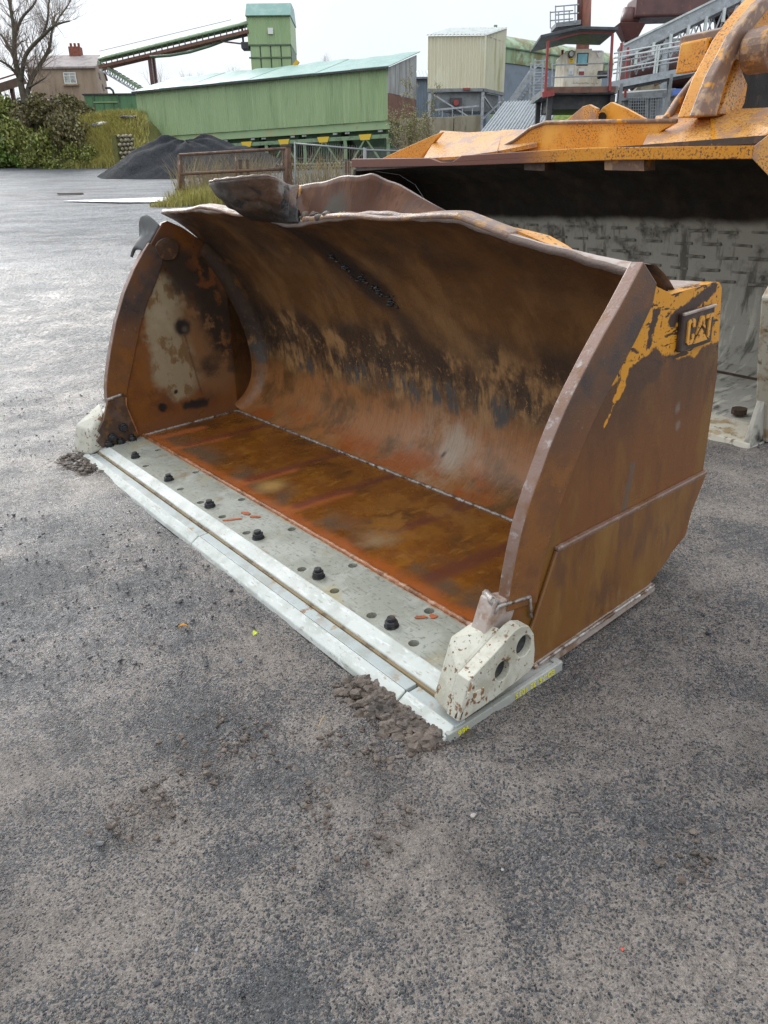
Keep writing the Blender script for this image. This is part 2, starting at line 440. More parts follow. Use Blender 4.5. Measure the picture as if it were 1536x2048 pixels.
RUST_S, RUST_D, RUST_O, RUST_B = (.135, .058, .026), (.060, .031, .021), (.26, .072, .010), (.022, .017, .014)
YEL = (.62, .27, .022)
m_ = material
WET = lambda a, b: ([('n', 2.4, a, b, (1, 1, 1), 41)], .16)
M['shell'] = m_('bucket_inner_rust', (.135, .062, .020), [
    ((.20, .100, .036), [('n', 5, .42, .62, (1, .6, .6), 1)]),
    ((.31, .130, .042), [('ax', 'z', .52, .30, .25, 2.2), ('n', 4, .36, .56, (1, 1, 1), 2)]),
    ((.34, .20, .11), [('pt', (2.35, 1.33, .22), .05, .55, .5, 3), ('n', 9, .42, .6)]),
    ((.36, .27, .19), [('pt', (2.42, 1.36, .24), .06, .17, .16, 7)]),
    ((.30, .085, .018), [('ax', 'z', .20, .10, .16, 3), ('n', 3, .46, .62, (1, 1, 1), 4)]),
    ((.120, .064, .029), [('ax', 'z', .40, .48, .25, 2.5), ('ax', 'z', .92, .72, .25, 2.5)]), ((.33, .185, .075), [('ax', 'z', .38, .46, .30, 3.5), ('ax', 'z', .86, .70, .45, 2.5), ('n', 7, .44, .58, (1, .8, .7), 3, 14)]),
    ((.034, .022, .015), [('ax', 'z', .48, .60, .45, 2.6), ('ax', 'z', .92, .78, .35, 2.2), ('n', 4.6, .44, .54, (1, .8, .7), 5, 14), ('k', .85)]), ((.030, .022, .017), [('ax', 'z', .38, .52, .30, 6), ('ax', 'z', .70, .58, .2, 3), ('n', 13, .49, .60, (1.5, .7, .35), 15, 12), ('k', .8)]), ((.36, .205, .085), [('ax', 'z', .44, .52, .25, 4), ('ax', 'z', .82, .68, .3, 3), ('n', 42, .56, .66, (1, .8, .8), 13, 10), ('k', .75)]),
    ((.07, .070, .066), [('ax', 'z', .36, .44, .2, 3), ('ax', 'z', .62, .50, .2, 3), ('n', 8, .54, .60, (1.2, .6, .4), 6, 10)]),
    ((.040, .023, .014), [('ax', 'z', .98, 1.32, .5, 1.6), ('n', 3, .35, .6, (1, 1, 1), 7), ('k', .75)]),
    ((.17, .088, .036), [('ax', 'z', .7, .85, .3, 2), ('ax', 'z', 1.25, 1.0, .4, 2), ('n', 2.6, .52, .66, (.5, 1, 1), 12)]),
    ((.016, .014, .013), [('seg', (1.55, .9, 1.52), (1.95, 1.25, 1.08), .05, .22, .22, 5)]),
    ((.045, .028, .018), [('seg', (1.95, 1.25, 1.08), (2.2, 1.47, .70), .01, .14, .12, 5), ('k', .85)]),
    ((.30, .17, .07), [('seg', (2.05, 1.15, 1.20), (2.6, 1.45, .72), .01, .12, .16, 6), ('k', .5)]),
    ((.036, .025, .019), [('ax', 'x', .60, .20, .3, 4), ('ax', 'z', .45, .75, .3, 3), ('n', 6, .36, .5, (1, 1, 1), 33, 9), ('k', .9)]),
    ((.05, .032, .02), [('seg', (2.42, 1.42, .31), (2.36, 1.37, .17), .002, .022, .02, 30)]),
    ((.09, .07, .055), [('seg', (3.05, 1.43, .33), (2.95, 1.28, .10), .001, .008, .03, 12), ('k', .8)]),
((.085, .045, .024), [('n', 26, .52, .58, (4, .30, .30), 19, 9), ('k', .22)]), ((.42, .30, .19), [('n', 40, .63, .66, (3, .22, .22), 37, 6), ('ax', 'z', .75, .35), ('k', .30)]), ((.26, .15, .075), [('n', 60, .57, .66, (1, .6, .6), 23, 6), ('ax', 'z', .9, .5), ('k', .3)]),
], (.34, .60), bump=[(28, .45, .008, (1, .6, .5)), (7, .4, .014), (130, .35, .003), (50, .15, .003, (3, .4, .4))], spec=.42, wet=([('ax', 'z', .50, .28, .2, 3), ('n', 3, .35, .6)], .28))
M['floor'] = m_('bucket_floor_rust', (.165, .054, .0075), [
    ((.225, .085, .010), [('n', 7, .45, .66, (1, 1, 1), 3)]),
    ((.085, .034, .008), [('n', 3.2, .5, .68, (1, 1, 1), 5)]), ((.30, .13, .022), [('n', 26, .56, .64, (1, .3, 1), 15, 8), ('k', .5)]), ((.06, .025, .008), [('n', 60, .58, .64, (.3, 1.5, 1), 16, 6), ('k', .5)]),
    ((.110, .062, .034), [('ax', 'y', .74, .52, .2, 4), ('n', 2.2, .46, .6, (1, 1, 1), 8)]),
    ((.30, .082, .018), [('ax', 'y', .52, .44, .10, 6)]),
] + [((.33, .095, .026), [('seg', (u_, .40, .056), (u_ + .05, .80, .056), .012, .075, .09, 7)]) for u_ in (.28, .62, 1.55, 2.10)]
  + [((.110, .030, .018), [('seg', (u_, .55, .056), (u_ + .05, 1.16, .056), .012, .07, .06, 7), ('k', .75)]) for u_ in (.62, 1.55, 2.10, 2.72, 3.2)]
  + [((.34, .19, .055), [('pt', (1.75, .58, .056), .01, .14, .13, 7)]), ((.24, .15, .075), [('pt', (2.75, .62, .056), .01, .16, .2, 8)]), ((.24, .10, .02), [('pt', (2.7, .9, .056), .1, .5, .4, 4), ('n', 6, .45, .6)])],
    (.20, .42), bump=[(60, .22, .003), (6, .12, .012), (120, .2, .002)], spec=.36)
M['side_out'] = m_('bucket_side_rust', (.165, .064, .020), [
    ((.22, .082, .017), [('ax', 'z', .55, .15, .3, 2), ('n', 4, .35, .65, (1, 1, .4), 3)]),
    ((.072, .037, .022), [('ax', 'z', .62, .98, .3, 2), ('n', 3, .3, .6, (1, 1, .3), 4)]),
    ((.20, .105, .024), [('n', 3, .50, .64, (1, 1.6, .6), 6), ('k', .6)]), ((.085, .038, .018), [('n', 7, .52, .68, (1, 1.6, .5), 26, 8), ('k', .35)]),
    (YEL, [('ax', 'z', .955, .967, .17, 7), ('n', 17, .33, .36, (1, 1, 1), 9, 9), ('n', 4.1, .31, .34, (1, 1, 1), 6, 9)]),
    (YEL, [('seg', (3.842, .80, .80), (3.842, .90, .95), .004, .007, .035, 24), ('n', 24, .42, .45, (1, 1, 1), 9, 9)]),
    (YEL, [('seg', (3.842, .93, .97), (3.842, 1.06, 1.18), .06, .068, .05, 12), ('n', 16, .37, .40, (1, 1, 1), 9, 9)]),
    (YEL, [('seg', (3.842, .86, .89), (3.842, .97, 1.06), .018, .023, .055, 18), ('n', 20, .38, .42, (1, 1, 1), 9, 9)]),
    ((.085, .044, .024), [('seg', (3.85, .95, .93), (3.85, 1.06, .955), .05, .06, .10, 12)]),
    ((.055, .032, .024), [('seg', (3.85, 1.16, 1.10), (3.85, 1.40, 1.17), .022, .030, .06, 22)]),
    ((.055, .032, .024), [('seg', (3.85, 1.05, 1.14), (3.85, 1.02, 1.04), .016, .022, .06, 24)]),
    ((.060, .034, .026), [('seg', (3.85, .92, 1.04), (3.85, 1.12, .95), .006, .010, .03, 24)]), ((.055, .03, .02), [('ax', 'z', .9, .95), ('n', 22, .60, .615, (1, .35, 1.6), 27, 8)]), ((.055, .03, .02), [('ax', 'z', .9, .95), ('n', 60, .60, .62, (1, 1, 1), 29, 6)]),
    ((.23, .20, .17), [('pt', (3.85, 1.25, .76), .01, .03, .06, 12), ('k', .5)]), ((.23, .20, .17), [('pt', (3.85, 1.26, .69), .008, .025, .05, 14), ('k', .5)]),
    ((.10, .10, .092), [('seg', (3.86, .985, .60), (3.86, .955, .44), .004, .032, .035, 20)]),
    ((.18, .105, .018), [('seg', (3.86, .998, .62), (3.86, .99, .42), .004, .020, .03, 22)]),
    ((.030, .022, .018), [('seg', (3.86, .955, .60), (3.86, .935, .44), .002, .018, .03, 22)]),
], (.32, .55), bump=[(140, .3, .003), (9, .2, .012, (1, 1, .4)), (40, .2, .004, (1, .4, 2))], spec=.38, wet=([('n', 3, .45, .65, (1, 1, .35), 9)], .26))
M['side_low'] = m_('wear_plate_rust', (.175, .074, .018), [
    ((.215, .108, .026), [('n', 4, .45, .65, (1, 1.4, .4), 3)]), ((.125, .055, .022), [('n', 5, .5, .66, (1, 1.4, .5), 5)]),
    ((.23, .165, .085), [('n', 7, .60, .72, (1, 1.8, .5), 6), ('k', .5)])], (.28, .5), bump=[(150, .25, .002), (30, .15, .004, (1, 2.5, .3))], wet=([('n', 3, .45, .65, (1, 1, .35), 9)], .22))
M['bar'] = m_('edge_bar_rust', (.155, .062, .021), [
    ((.215, .084, .021), [('n', 8, .4, .62)]), ((.060, .042, .036), [('ax', 'z', .7, 1.0, .3, 3), ('n', 4, .3, .55)]),
    ((.30, .22, .17), [('n', 40, .62, .75), ('k', .6)])], (.3, .55), bump=[(190, .5, .003), (40, .2, .004)], wet=([('n', 4, .45, .6)], .25))
M['edge_worn'] = m_('worn_steel_edge', (.235, .150, .118), [((.19, .10, .055), [('n', 8, .45, .62)]), ((.36, .32, .30), [('n', 30, .55, .72)])], (.28, .5), bump=[(120, .4, .003)], metal=.25)
M['side_in'] = m_('bucket_side_inner', (.170, .060, .022), [
    ((.21, .080, .020), [('n', 4, .40, .60)]), ((.10, .045, .022), [('n', 3, .5, .66, (1, 1, 1), 4)]),
    ((.315, .245, .150), [('seg', (.14, .76, 1.02), (.14, .78, .42), .12, .22, .34, 5), ('n', 6, .30, .42, (1, 1, 1), 22, 9)]), ((.20, .12, .055), [('seg', (.14, .76, 1.02), (.14, .78, .42), .12, .24, .2, 5), ('n', 11, .52, .60, (1, 1, .6), 23, 9)]),
    ((.36, .29, .19), [('seg', (.14, .66, .55), (.14, .74, .85), .05, .12, .10, 6), ('n', 5, .4, .6)]),
    ((.22, .110, .048), [('seg', (.14, 1.0, .80), (.14, 1.06, .36), .06, .22, .2, 6)]),
    ((.036, .025, .018), [('seg', (.14, 1.02, 1.12), (.14, 1.30, .50), .08, .26, .34, 5), ('n', 8, .38, .50, (1, 1, 1), 0, 9)]),
    ((.040, .026, .018), [('seg', (.14, .84, 1.32), (.14, .93, 1.12), .04, .16, .14, 6)]),
    ((.024, .020, .018), [('pt', (.14, .865, .76), .035, .085, .05, 16)]), ((.10, .082, .055), [('pt', (.14, .88, .745), .006, .034, .02, 16)]),
    ((.020, .018, .017), [('pt', (.14, .60, .22), .02, .05, .06, 18)]), ((.020, .018, .017), [('seg', (.14, .78, .19), (.14, .93, .18), .015, .05, .07, 16)]),
    ((.024, .020, .018), [('pt', (.14, 1.0, .44), .0, .11, .16, 10)]), ((.024, .02, .018), [('pt', (.14, .72, .31), .008, .025, .05, 18)]),
    ((.20, .085, .036), [('ax', 'z', .20, .08, .1, 6), ('k', .6)]),
    ((.09, .045, .024), [('seg', (.14, .87, .70), (.14, .92, .25), .002, .012, .02, 12), ('k', .6)]),
], (.28, .5), bump=[(70, .2, .003), (9, .25, .01)], wet=([('n', 3, .45, .65)], .22))
M['lip'] = m_('lip_bar_rust', (.185, .112, .082), [((.32, .165, .055), [('n', 22, .48, .6)]), ((.13, .070, .055), [('n', 9, .5, .64, (1, 1, 1), 3)]), (YEL, [('n', 34, .60, .68)])], (.25, .5), bump=[(120, .5, .004), (30, .3, .006)])
M['flap'] = m_('torn_plate_grey', (.062, .052, .044), [((.095, .050, .028), [('ax', 'x', 1.55, 1.80, .25, 5)]), ((.20, .185, .165), [('n', 5, .46, .62, (1, 1, 1), 2)]), ((.105, .060, .036), [('n', 7, .5, .62, (1, 1, 1), 3)]), ((.018, .016, .015), [('ax', 'z', 1.575, 1.49, .10, 8)]), ((.42, .21, .04), [('pt', (1.62, .83, 1.645), .01, .09, .10, 12)]),
                                        ((.016, .015, .014), [('n', 11, .54, .64, (1, 1, 1), 6)])], (.35, .6), bump=[(20, .7, .014), (70, .5, .006)])
M['guard'] = m_('spill_guard_rust', (.082, .037, .022), [((.125, .056, .030), [('n', 8, .45, .62, (1, 1, .4))]), ((.05, .033, .026), [('n', 14, .55, .66, (3, 1, .3), 4)]), (YEL, [('seg', (1.74, 1.0, 1.61), (1.80, 1.0, 1.52), .012, .03, .08, 22)]),
                                           ((.085, .075, .062), [('pt', (2.15, .95, 1.47), .06, .15, .12, 12)])], (.6, .8), spec=.12, bump=[(130, .3, .003)])
M['torn_edge'] = m_('torn_bright_edge', (.175, .125, .105), [((.17, .12, .095), [('n', 20, .5, .62)])], (.25, .45), bump=[(90, .6, .006)], metal=.2)
M['yellow'] = m_('chipped_yellow_paint', YEL, [((.10, .048, .022), [('n', 55, .56, .60, (1, 1, 1), 3, 6)]), ((.48, .19, .02), [('n', 5, .45, .65)])], (.3, .5), bump=[(70, .25, .002)])
M['plate'] = m_('grey_edge_plate', (.285, .29, .24), [((.36, .37, .32), [('n', 5, .46, .62)]), ((.24, .165, .085), [('n', 7, .58, .70, (1, 1, 1), 3), ('k', .75)]), ((.13, .125, .105), [('n', 45, .57, .66, (1, 1, 1), 7), ('k', .7)]), ((.17, .16, .13), [('n', 38, .57, .64, (.4, 2.5, 1), 33, 6), ('k', .6)]), ((.44, .45, .41), [('n', 30, .60, .66, (2.5, .4, 1), 35, 6), ('k', .6)]),
                                           ((.29, .12, .035), [('ax', 'y', .385, .41, .03, 14)]), ((.34, .28, .14), [('n', 4, .56, .68, (1, 1, 1), 9), ('k', .6)])], (.36, .58), bump=[(60, .25, .003), (9, .2, .006, (1, 3, 1))])
M['strip'] = m_('white_edge_strip', (.50, .525, .49), [((.40, .42, .38), [('n', 6, .45, .62)]), ((.58, .60, .57), [('n', 26, .55, .66, (.5, 2, 1), 15)]), ((.27, .25, .20), [('n', 44, .60, .66, (.5, 2.2, 1), 18, 6), ('k', .7)]), ((.30, .215, .12), [('n', 26, .64, .74), ('k', .8)]), ((.40, .33, .22), [('n', 5, .62, .74, (1, 1, 1), 5), ('k', .6)])], (.42, .62), bump=[(40, .35, .003), (130, .2, .002)])
M['strip_grey'] = m_('blue_grey_edge_strip', (.40, .44, .43), [((.33, .35, .32), [('n', 7, .45, .62)]), ((.30, .19, .09), [('n', 10, .60, .70), ('k', .9)]), ((.22, .13, .06), [('pt', (2.95, .05, .02), .0, .22, .2, 10), ('n', 18, .48, .58)])], (.38, .6), bump=[(50, .35, .003)])
M['groove'] = m_('rusty_groove', (.22, .155, .075), [((.11, .07, .035), [('n', 12, .5, .6)])], (.6, .8))
M['shroud'] = m_('white_corner_shoe_paint', (.53, .515, .43), [((.41, .39, .31), [('n', 7, .45, .62)]), ((.17, .085, .034), [('n', 34, .605, .625, (1, 1, 1), 3, 8)]), ((.20, .10, .045), [('n', 9, .62, .66, (1, 1, 1), 6, 9)]), ((.27, .22, .15), [('n', 60, .60, .66, (1, 1, 1), 16), ('k', .7)])], (.4, .6), bump=[(40, .4, .004), (160, .3, .002)])
M['shoe_worn'] = m_('rusty_shoe_edge', (.23, .12, .05), [((.60, .56, .46), [('n', 45, .46, .54)]), ((.10, .055, .03), [('n', 28, .54, .62, (1, 1, 1), 3)])], (.5, .7), bump=[(70, .8, .005)])
M['pale_steel'] = m_('scraped_steel', (.42, .345, .30), [((.28, .17, .11), [('n', 12, .5, .65)]), ((.55, .5, .46), [('n', 30, .55, .7)])], (.25, .45), metal=.2, bump=[(50, .3, .003)])
M['adapter'] = m_('burnt_adapter_plate', (.075, .042, .028), [((.16, .075, .022), [('n', 14, .50, .60)]), ((.12, .075, .055), [('n', 7, .5, .66, (1, 1, 1), 4)])], (.22, .4), bump=[(60, .3, .003)])
M['bolt'] = m_('black_bolt_steel', (.020, .021, .024), [((.05, .05, .052), [('n', 40, .5, .65)]), ((.10, .06, .035), [('n', 25, .58, .66, (1, 1, 1), 5), ('k', .7)])], (.3, .5), bump=[(160, .2, .001)])
M['weld'] = m_('weld_bead', (.33, .30, .27), [((.10, .055, .03), [('n', 16, .46, .6)]), ((.58, .56, .54), [('n', 30, .55, .7, (1, 1, 1), 4)])], (.22, .4), metal=.35, bump=[(90, .7, .004)])
M['weld_rust'] = m_('rusty_weld_bead', (.30, .11, .04), [((.42, .25, .16), [('n', 22, .5, .65)]), ((.16, .06, .02), [('n', 9, .5, .62, (1, 1, 1), 4)])], (.25, .45), bump=[(90, .7, .004)])
M['logo_plate'] = m_('brown_emblem_plate', (.040, .026, .022), [((.075, .05, .04), [('n', 20, .5, .66)])], (.28, .45), bump=[(120, .3, .002)])
M['logo_letter'] = m_('worn_yellow_emblem_letters', (.64, .30, .045), [((.07, .042, .026), [('n', 60, .56, .62)])], (.35, .5), bump=[(120, .3, .002)])
M['rubber'] = m_('grey_bent_steel', (.085, .085, .083), [((.15, .15, .148), [('n', 9, .45, .65)])], (.4, .6), bump=[(40, .3, .004)])
M['marker'] = m_('yellow_paint_marker', (.72, .66, .02), (), (.5, .6))
M['flake'] = m_('orange_rust_flake', (.42, .10, .025), [((.24, .07, .02), [('n', 30, .45, .6)])], (.5, .7), bump=[(80, .5, .003)])

bucket = thing('loader_bucket', 'detached rusty brown loader bucket lying on the wet yard with a torn top lip', 'loader bucket', BO, BROT)
def bb(mb, name, mats, parent=None, **k): return mb.build(name, mats, parent or bucket, local=True, **k)

def lip(u):                                   # (v, w) of the torn lip along the width
    K = [(0, .86, 1.505), (.10, .86, 1.515), (.75, .87, 1.54), (1.2, .88, 1.497), (1.9, .88, 1.462), (2.4, .88, 1.461), (3.05, .885, 1.448), (3.28, .90, 1.392), (3.40, .93, 1.345),
         (3.52, .95, 1.312), (3.62, .955, 1.286), (3.72, .96, 1.266), (3.86, .965, 1.248)]
    for a, b in zip(K, K[1:]):
        if u <= b[0]:
            t = (u - a[0]) / (b[0] - a[0]); return a[1] + (b[1] - a[1]) * t, a[2] + (b[2] - a[2]) * t
    return K[-1][1], K[-1][2]
PROF = [(1.185, .052), (1.25, .075), (1.32, .115), (1.38, .17), (1.425, .24), (1.452, .32), (1.466, .42), (1.467, .53), (1.455, .64), (1.43, .76), (1.392, .88), (1.34, 1.0), (1.28, 1.11), (1.21, 1.215), (1.13, 1.315), (1.04, 1.405), (.96, 1.465), (.88, 1.505)]
def shell_pt(u, s, off=0):
    n = len(PROF) - 1; x = min(s, .99999) * n; i = int(x); f = x - i
    p0, p1, p2, p3 = [PROF[max(0, min(n, i + k))] for k in (-1, 0, 1, 2)]
    cr = lambda a, b, c, d: .5 * (2 * b + (c - a) * f + (2 * a - 5 * b + 4 * c - d) * f * f + (3 * b - a - 3 * c + d) * f ** 3)
    v, w = cr(p0[0], p1[0], p2[0], p3[0]), cr(p0[1], p1[1], p2[1], p3[1])
    dv, dw = p2[0] - p1[0], p2[1] - p1[1]; l = math.hypot(dv, dw) or 1
    lv, lw = lip(u); k = max(0, (s - .55) / .45) ** 1.6
    v += (lv - .88) * k; w += (lw - 1.505) * k
    # dents and buckles of the worn shell
    b = .016 * math.sin(u * 2.1 + 3 * s) * math.sin(math.pi * s) + .010 * math.sin(u * 5.3 + s * 7) * s
    b += -.05 * math.exp(-((u - 1.75 - (1 - s) * .6) / .28) ** 2) * max(0, s - .45)
    if s > .98: b += .003 * math.sin(u * 13) + .002 * math.sin(u * 41 + 1)
    off = off + b * (1 if off == 0 else 1)
    return Vector((u, v + dw / l * off, w - dv / l * off))
# shell: inner face, outer face 28 mm behind it and the torn rim between
mb = MB(); NU, NS = 120, 64; U0, U1 = .135, 3.80
b0 = 0
for side in (0, .028):
    for i in range(NU + 1):
        for j in range(NS + 1): mb.v.append(tuple(shell_pt(U0 + (U1 - U0) * i / NU, j / NS, side)))
n1 = (NU + 1) * (NS + 1)
for i in range(NU):
    for j in range(NS):
        a = i * (NS + 1) + j; q = (a, a + NS + 1, a + NS + 2, a + 1)
        mb.f.append(q[::-1]); mb.mi.append(0); mb.f.append(tuple(n1 + k for k in q)); mb.mi.append(1)
    a = i * (NS + 1) + NS; mb.f.append((a, a + NS + 1, n1 + a + NS + 1, n1 + a)[::-1]); mb.mi.append(2)
bb(mb, 'shell', [M['shell'], M['pale_steel'], M['torn_edge']], smooth=True, fixn=False)
# cross rib welded to the back of the shell, still yellow
RT = [b_on(x, y, 'v', 1.06) for x, y in ((1000, 455), (1050, 464), (1098, 476), (1130, 494), (1170, 521))]
mb = MB()
mb.grid(lambda a, b: Vector((3.14 + .42 * a, lip(3.14 + .42 * a)[0] + .055, lip(3.14 + .42 * a)[1] + .012)).lerp(RT[min(4, int(a * 4))].lerp(RT[min(4, int(a * 4) + 1)], a * 4 - int(a * 4)), b), 16, 2)
bb(mb, 'back_rib', M['yellow'], solid=.018)
mb = MB()                                     # closed back of the bucket so it is solid from behind
bk = [(1.19, .02), (1.45, .14), (1.52, .40), (1.51, .85), (1.46, 1.17), (1.27, 1.18)]
mb.prism([(.11, v, w) for v, w in bk], (.03, 0, 0)); mb.prism([(3.79, v, w) for v, w in bk], (.03, 0, 0))
for (v0, w0), (v1, w1) in zip(bk, bk[1:]):
    mb.add([(.14, v0 + .012, w0), (3.79, v0 + .012, w0), (3.79, v1 + .012, w1), (.14, v1 + .012, w1)], [(0, 1, 2, 3)])
bb(mb, 'back_frame', M['side_out'])
mb = MB().hexa([(3.60, 1.29, 1.17), (3.80, 1.10, 1.17), (3.80, 1.44, 1.17), (3.60, 1.44, 1.17)], [(3.60, 1.29, 1.186), (3.80, 1.10, 1.19), (3.80, 1.44, 1.186), (3.60, 1.44, 1.186)])
bb(mb, 'top_shelf', M['pale_steel'], label='wet pale steel shelf behind the right side plate')

# floor, front edge plate with its row of holes, edge strips
mb = MB().box((.14, .412, .0), (3.80, 1.20, .052)); bb(mb, 'floor_plate', M['floor'])
def ngon(c, r, n=12, ph=0): return [(c[0] + r * math.cos(2 * math.pi * k / n + ph), c[1] + r * math.sin(2 * math.pi * k / n + ph), c[2]) for k in range(n)]
HOLES = [(u, .365) for u in (.55, 1.17, 1.787, 2.332, 2.864, 3.387)] + [(u, .180) for u in (.80, 1.364, 1.645, 1.92, 2.196, 2.726, 2.989, 3.251, 3.511)]
mb = MB().prism([(.03, .142, .05), (3.84, .142, .05), (3.84, .41, .05), (.03, .41, .05)], (0, 0, -.035), [ngon((u, v, .05), .0215, 14) for u, v in HOLES])
mb.box((.03, .142, -.02), (3.84, .41, .014), 1)
bb(mb, 'edge_plate', [M['plate'], M['groove']])
mb = MB()
mb.box((.02, -.03, -.034), (3.90, .142, -.012)); mb.box((3.84, .142, -.035), (3.914, .535, -.004)); mb.box((3.895, -.02, -.035), (3.915, .535, .004)); mb.box((3.84, .51, -.005), (3.914, .535, .006))
mb.box((.0, .142, -.035), (.03, .5, -.002))
M['plate_end'] = m_('grey_plate_end', (.33, .335, .30), [((.42, .43, .40), [('n', 5, .46, .62)]), ((.20, .14, .075), [('n', 9, .60, .70)])], (.4, .6), bump=[(60, .25, .003)])
bb(mb, 'base_edge', M['plate_end'], bevel=.003)
mb = MB().box((.02, .066, -.02), (3.80, .078, .019)); bb(mb, 'groove_strip', M['groove'])
mb = MB(); mb.hexa([(.10, .078, -.01), (3.775, .078, -.01), (3.80, .141, -.01), (.10, .141, -.01)], [(.10, .078, .026), (3.775, .078, .026), (3.80, .141, .054), (.10, .141, .054)])
bb(mb, 'bevel_strip', M['strip'], bevel=.004)
mb = MB().box((3.78, .06, .0), (3.83, .12, .028)); bb(mb, 'strip_end', M['flake'], bevel=.004)
JO = [.0, .165, 1.97, 3.665, 3.91]
for a, b in zip(JO, JO[1:]):
    y = random.uniform(-.004, .004)
    mb = MB(); mb.hexa([(a + .004, -.042 + y, -.035), (b - .004, -.042 - y, -.035), (b - .004, .014, -.035), (a + .004, .014, -.035)], [(a + .004, -.034 + y, -.012), (b - .004, -.034 - y, -.012), (b - .004, .014, .016), (a + .004, .014, .016)])
    bb(mb, 'cutting_edge', M['strip'], bevel=.004)
    mb = MB().box((a + .006, .017, -.02), (b - .006, .066, .012 + y)); bb(mb, 'filler_strip', M['strip_grey'], bevel=.003)

# nuts and bolts
def nut(u, v, w, r=.028, h=.028, axis='w', label=None):
    z = Vector({'w': (0, 0, 1), 'u': (1, 0, 0)}[axis]); a = Vector({'w': (1, 0, 0), 'u': (0, 1, 0)}[axis]); b = z.cross(a); c = Vector((u, v, w)); ph = random.random()
    ring = lambda r_, n_, z_, p_: [tuple(c + a * r_ * math.cos(2 * math.pi * k / n_ + p_) + b * r_ * math.sin(2 * math.pi * k / n_ + p_) + z * z_) for k in range(n_)]
    mb = MB().prism(ring(r, 6, 0, ph), z * h)
    o = bb(mb, 'nut', M['bolt'], bevel=.004)
    bb(MB().prism(ring(r * 1.1, 16, -.001, 0), z * .006), 'washer', M['bolt'], o)
    bb(MB().prism(ring(r * .62, 12, h, 0), z * .014), 'stud', M['bolt'], o, bevel=.003)
for u in (.579, 1.167, 1.741, 2.294, 2.839, 3.366, 3.745): nut(u, .193 + random.uniform(-.004, .004), .051, random.uniform(.027, .029), random.uniform(.024, .029))
for v in (.150, .232, .318): nut(.185, v, .051)
nut(.168, .275, .155, .030, .03, 'u'); nut(.168, .185, .105, .030, .03, 'u')
# flakes of rust on the plate
for c, l, w_, rot in (((1.98, .29, .0515), .075, .03, .2), ((2.06, .305, .0515), .075, .032, .5), ((2.00, .20, .0515), .11, .022, .9), ((3.40, .31, .0515), .055, .022, .8), ((3.43, .35, .0515), .035, .03, .3)):
    pts = [(c[0] + l / 2 * math.cos(t) * random.uniform(.7, 1.1) * math.cos(rot) - w_ / 2 * math.sin(t) * math.sin(rot) * random.uniform(.6, 1.3), c[1] + l / 2 * math.cos(t) * math.sin(rot) + w_ / 2 * math.sin(t) * math.cos(rot) * random.uniform(.6, 1.3), c[2]) for t in [2 * math.pi * k / 11 for k in range(11)]]
    bb(MB().prism(pts, (0, 0, .0025)), 'rust_flake', M['flake'])

# weld beads
def bead(pts, r, name='weld_bead', mat='weld', sub=None, parent=None):
    P = []
    for a, b in zip(pts, pts[1:]):
        a, b = Vector(a), Vector(b); n = max(2, int((b - a).length / .018))
        for k in range(n): P.append(a.lerp(b, k / n) + Vector((random.uniform(-1, 1), random.uniform(-1, 1), random.uniform(-.6, .6))) * r * .16)
    P.append(Vector(pts[-1]))
    bb(MB().tube(P, [r * random.uniform(.82, 1.18) for _ in P], 7), name, M[mat], parent, smooth=True)
bead([(.14, 1.188, .055), (3.78, 1.188, .055)], .0095)
bead([(.14, .412, .052), (3.78, .412, .052)], .013, mat='weld_rust')
bead([(.146, .412, .053), (.146, 1.188, .055)], .010)

# side plates: outline in (v, w)
SIDE = [(.31, .05), (.33, .30), (.44, .545), (.63, .89), (.81, 1.14), (.92, 1.27), (1.045, 1.224), (1.135, 1.189), (1.40, 1.192), (1.438, 1.188), (1.462, 1.165), (1.505, .832), (1.49, .427), (1.40, .26), (1.256, .109), (1.13, .03), (.45, .0)]
mb = MB().prism([(3.80, v, w) for v, w in SIDE], (.042, 0, 0)); side_r = bb(mb, 'side_plate', M['side_out'], bevel=.005)
SIDL = [(.31, .05), (.26, .30), (.30, .545), (.45, .93), (.60, 1.17), (.70, 1.29), (.86, 1.47), (.90, 1.48), (1.0, 1.43), (1.20, 1.27), (1.38, 1.0), (1.49, .7), (1.50, .427), (1.40, .23), (1.256, .09), (1.13, .02), (.45, .0)]
mb = MB().prism([(.10, v, w) for v, w in SIDL], (.04, 0, 0)); bb(mb, 'side_plate', M['side_in'], bevel=.005)
# fillet band where the left side meets the shell
mb = MB()
def fil(a, b):
    p = shell_pt(.14, .02 + .80 * a); q = Vector((.14, p.y, p.z)); d = Vector((0, .80 - p.y, .70 - p.z)).normalized()
    t = b * math.pi / 2; r = .07 + .05 * math.sin(a * 3)
    return q + d * (r * (1 - math.sin(t))) + Vector((r * (1 - math.cos(t)), 0, 0)) + Vector((.002, 0, 0))
mb.grid(fil, 40, 8); bb(mb, 'corner_fillet', M['shell'], smooth=True)
# round patch high in the left corner
mb = MB().prism([(.141, .86 + .085 * math.cos(t) * (1 + .1 * math.sin(3 * t)), 1.30 + .075 * math.sin(t)) for t in [2 * math.pi * k / 16 for k in range(16)]], (.012, 0, 0)); bb(mb, 'welded_patch', M['adapter'], bevel=.005)
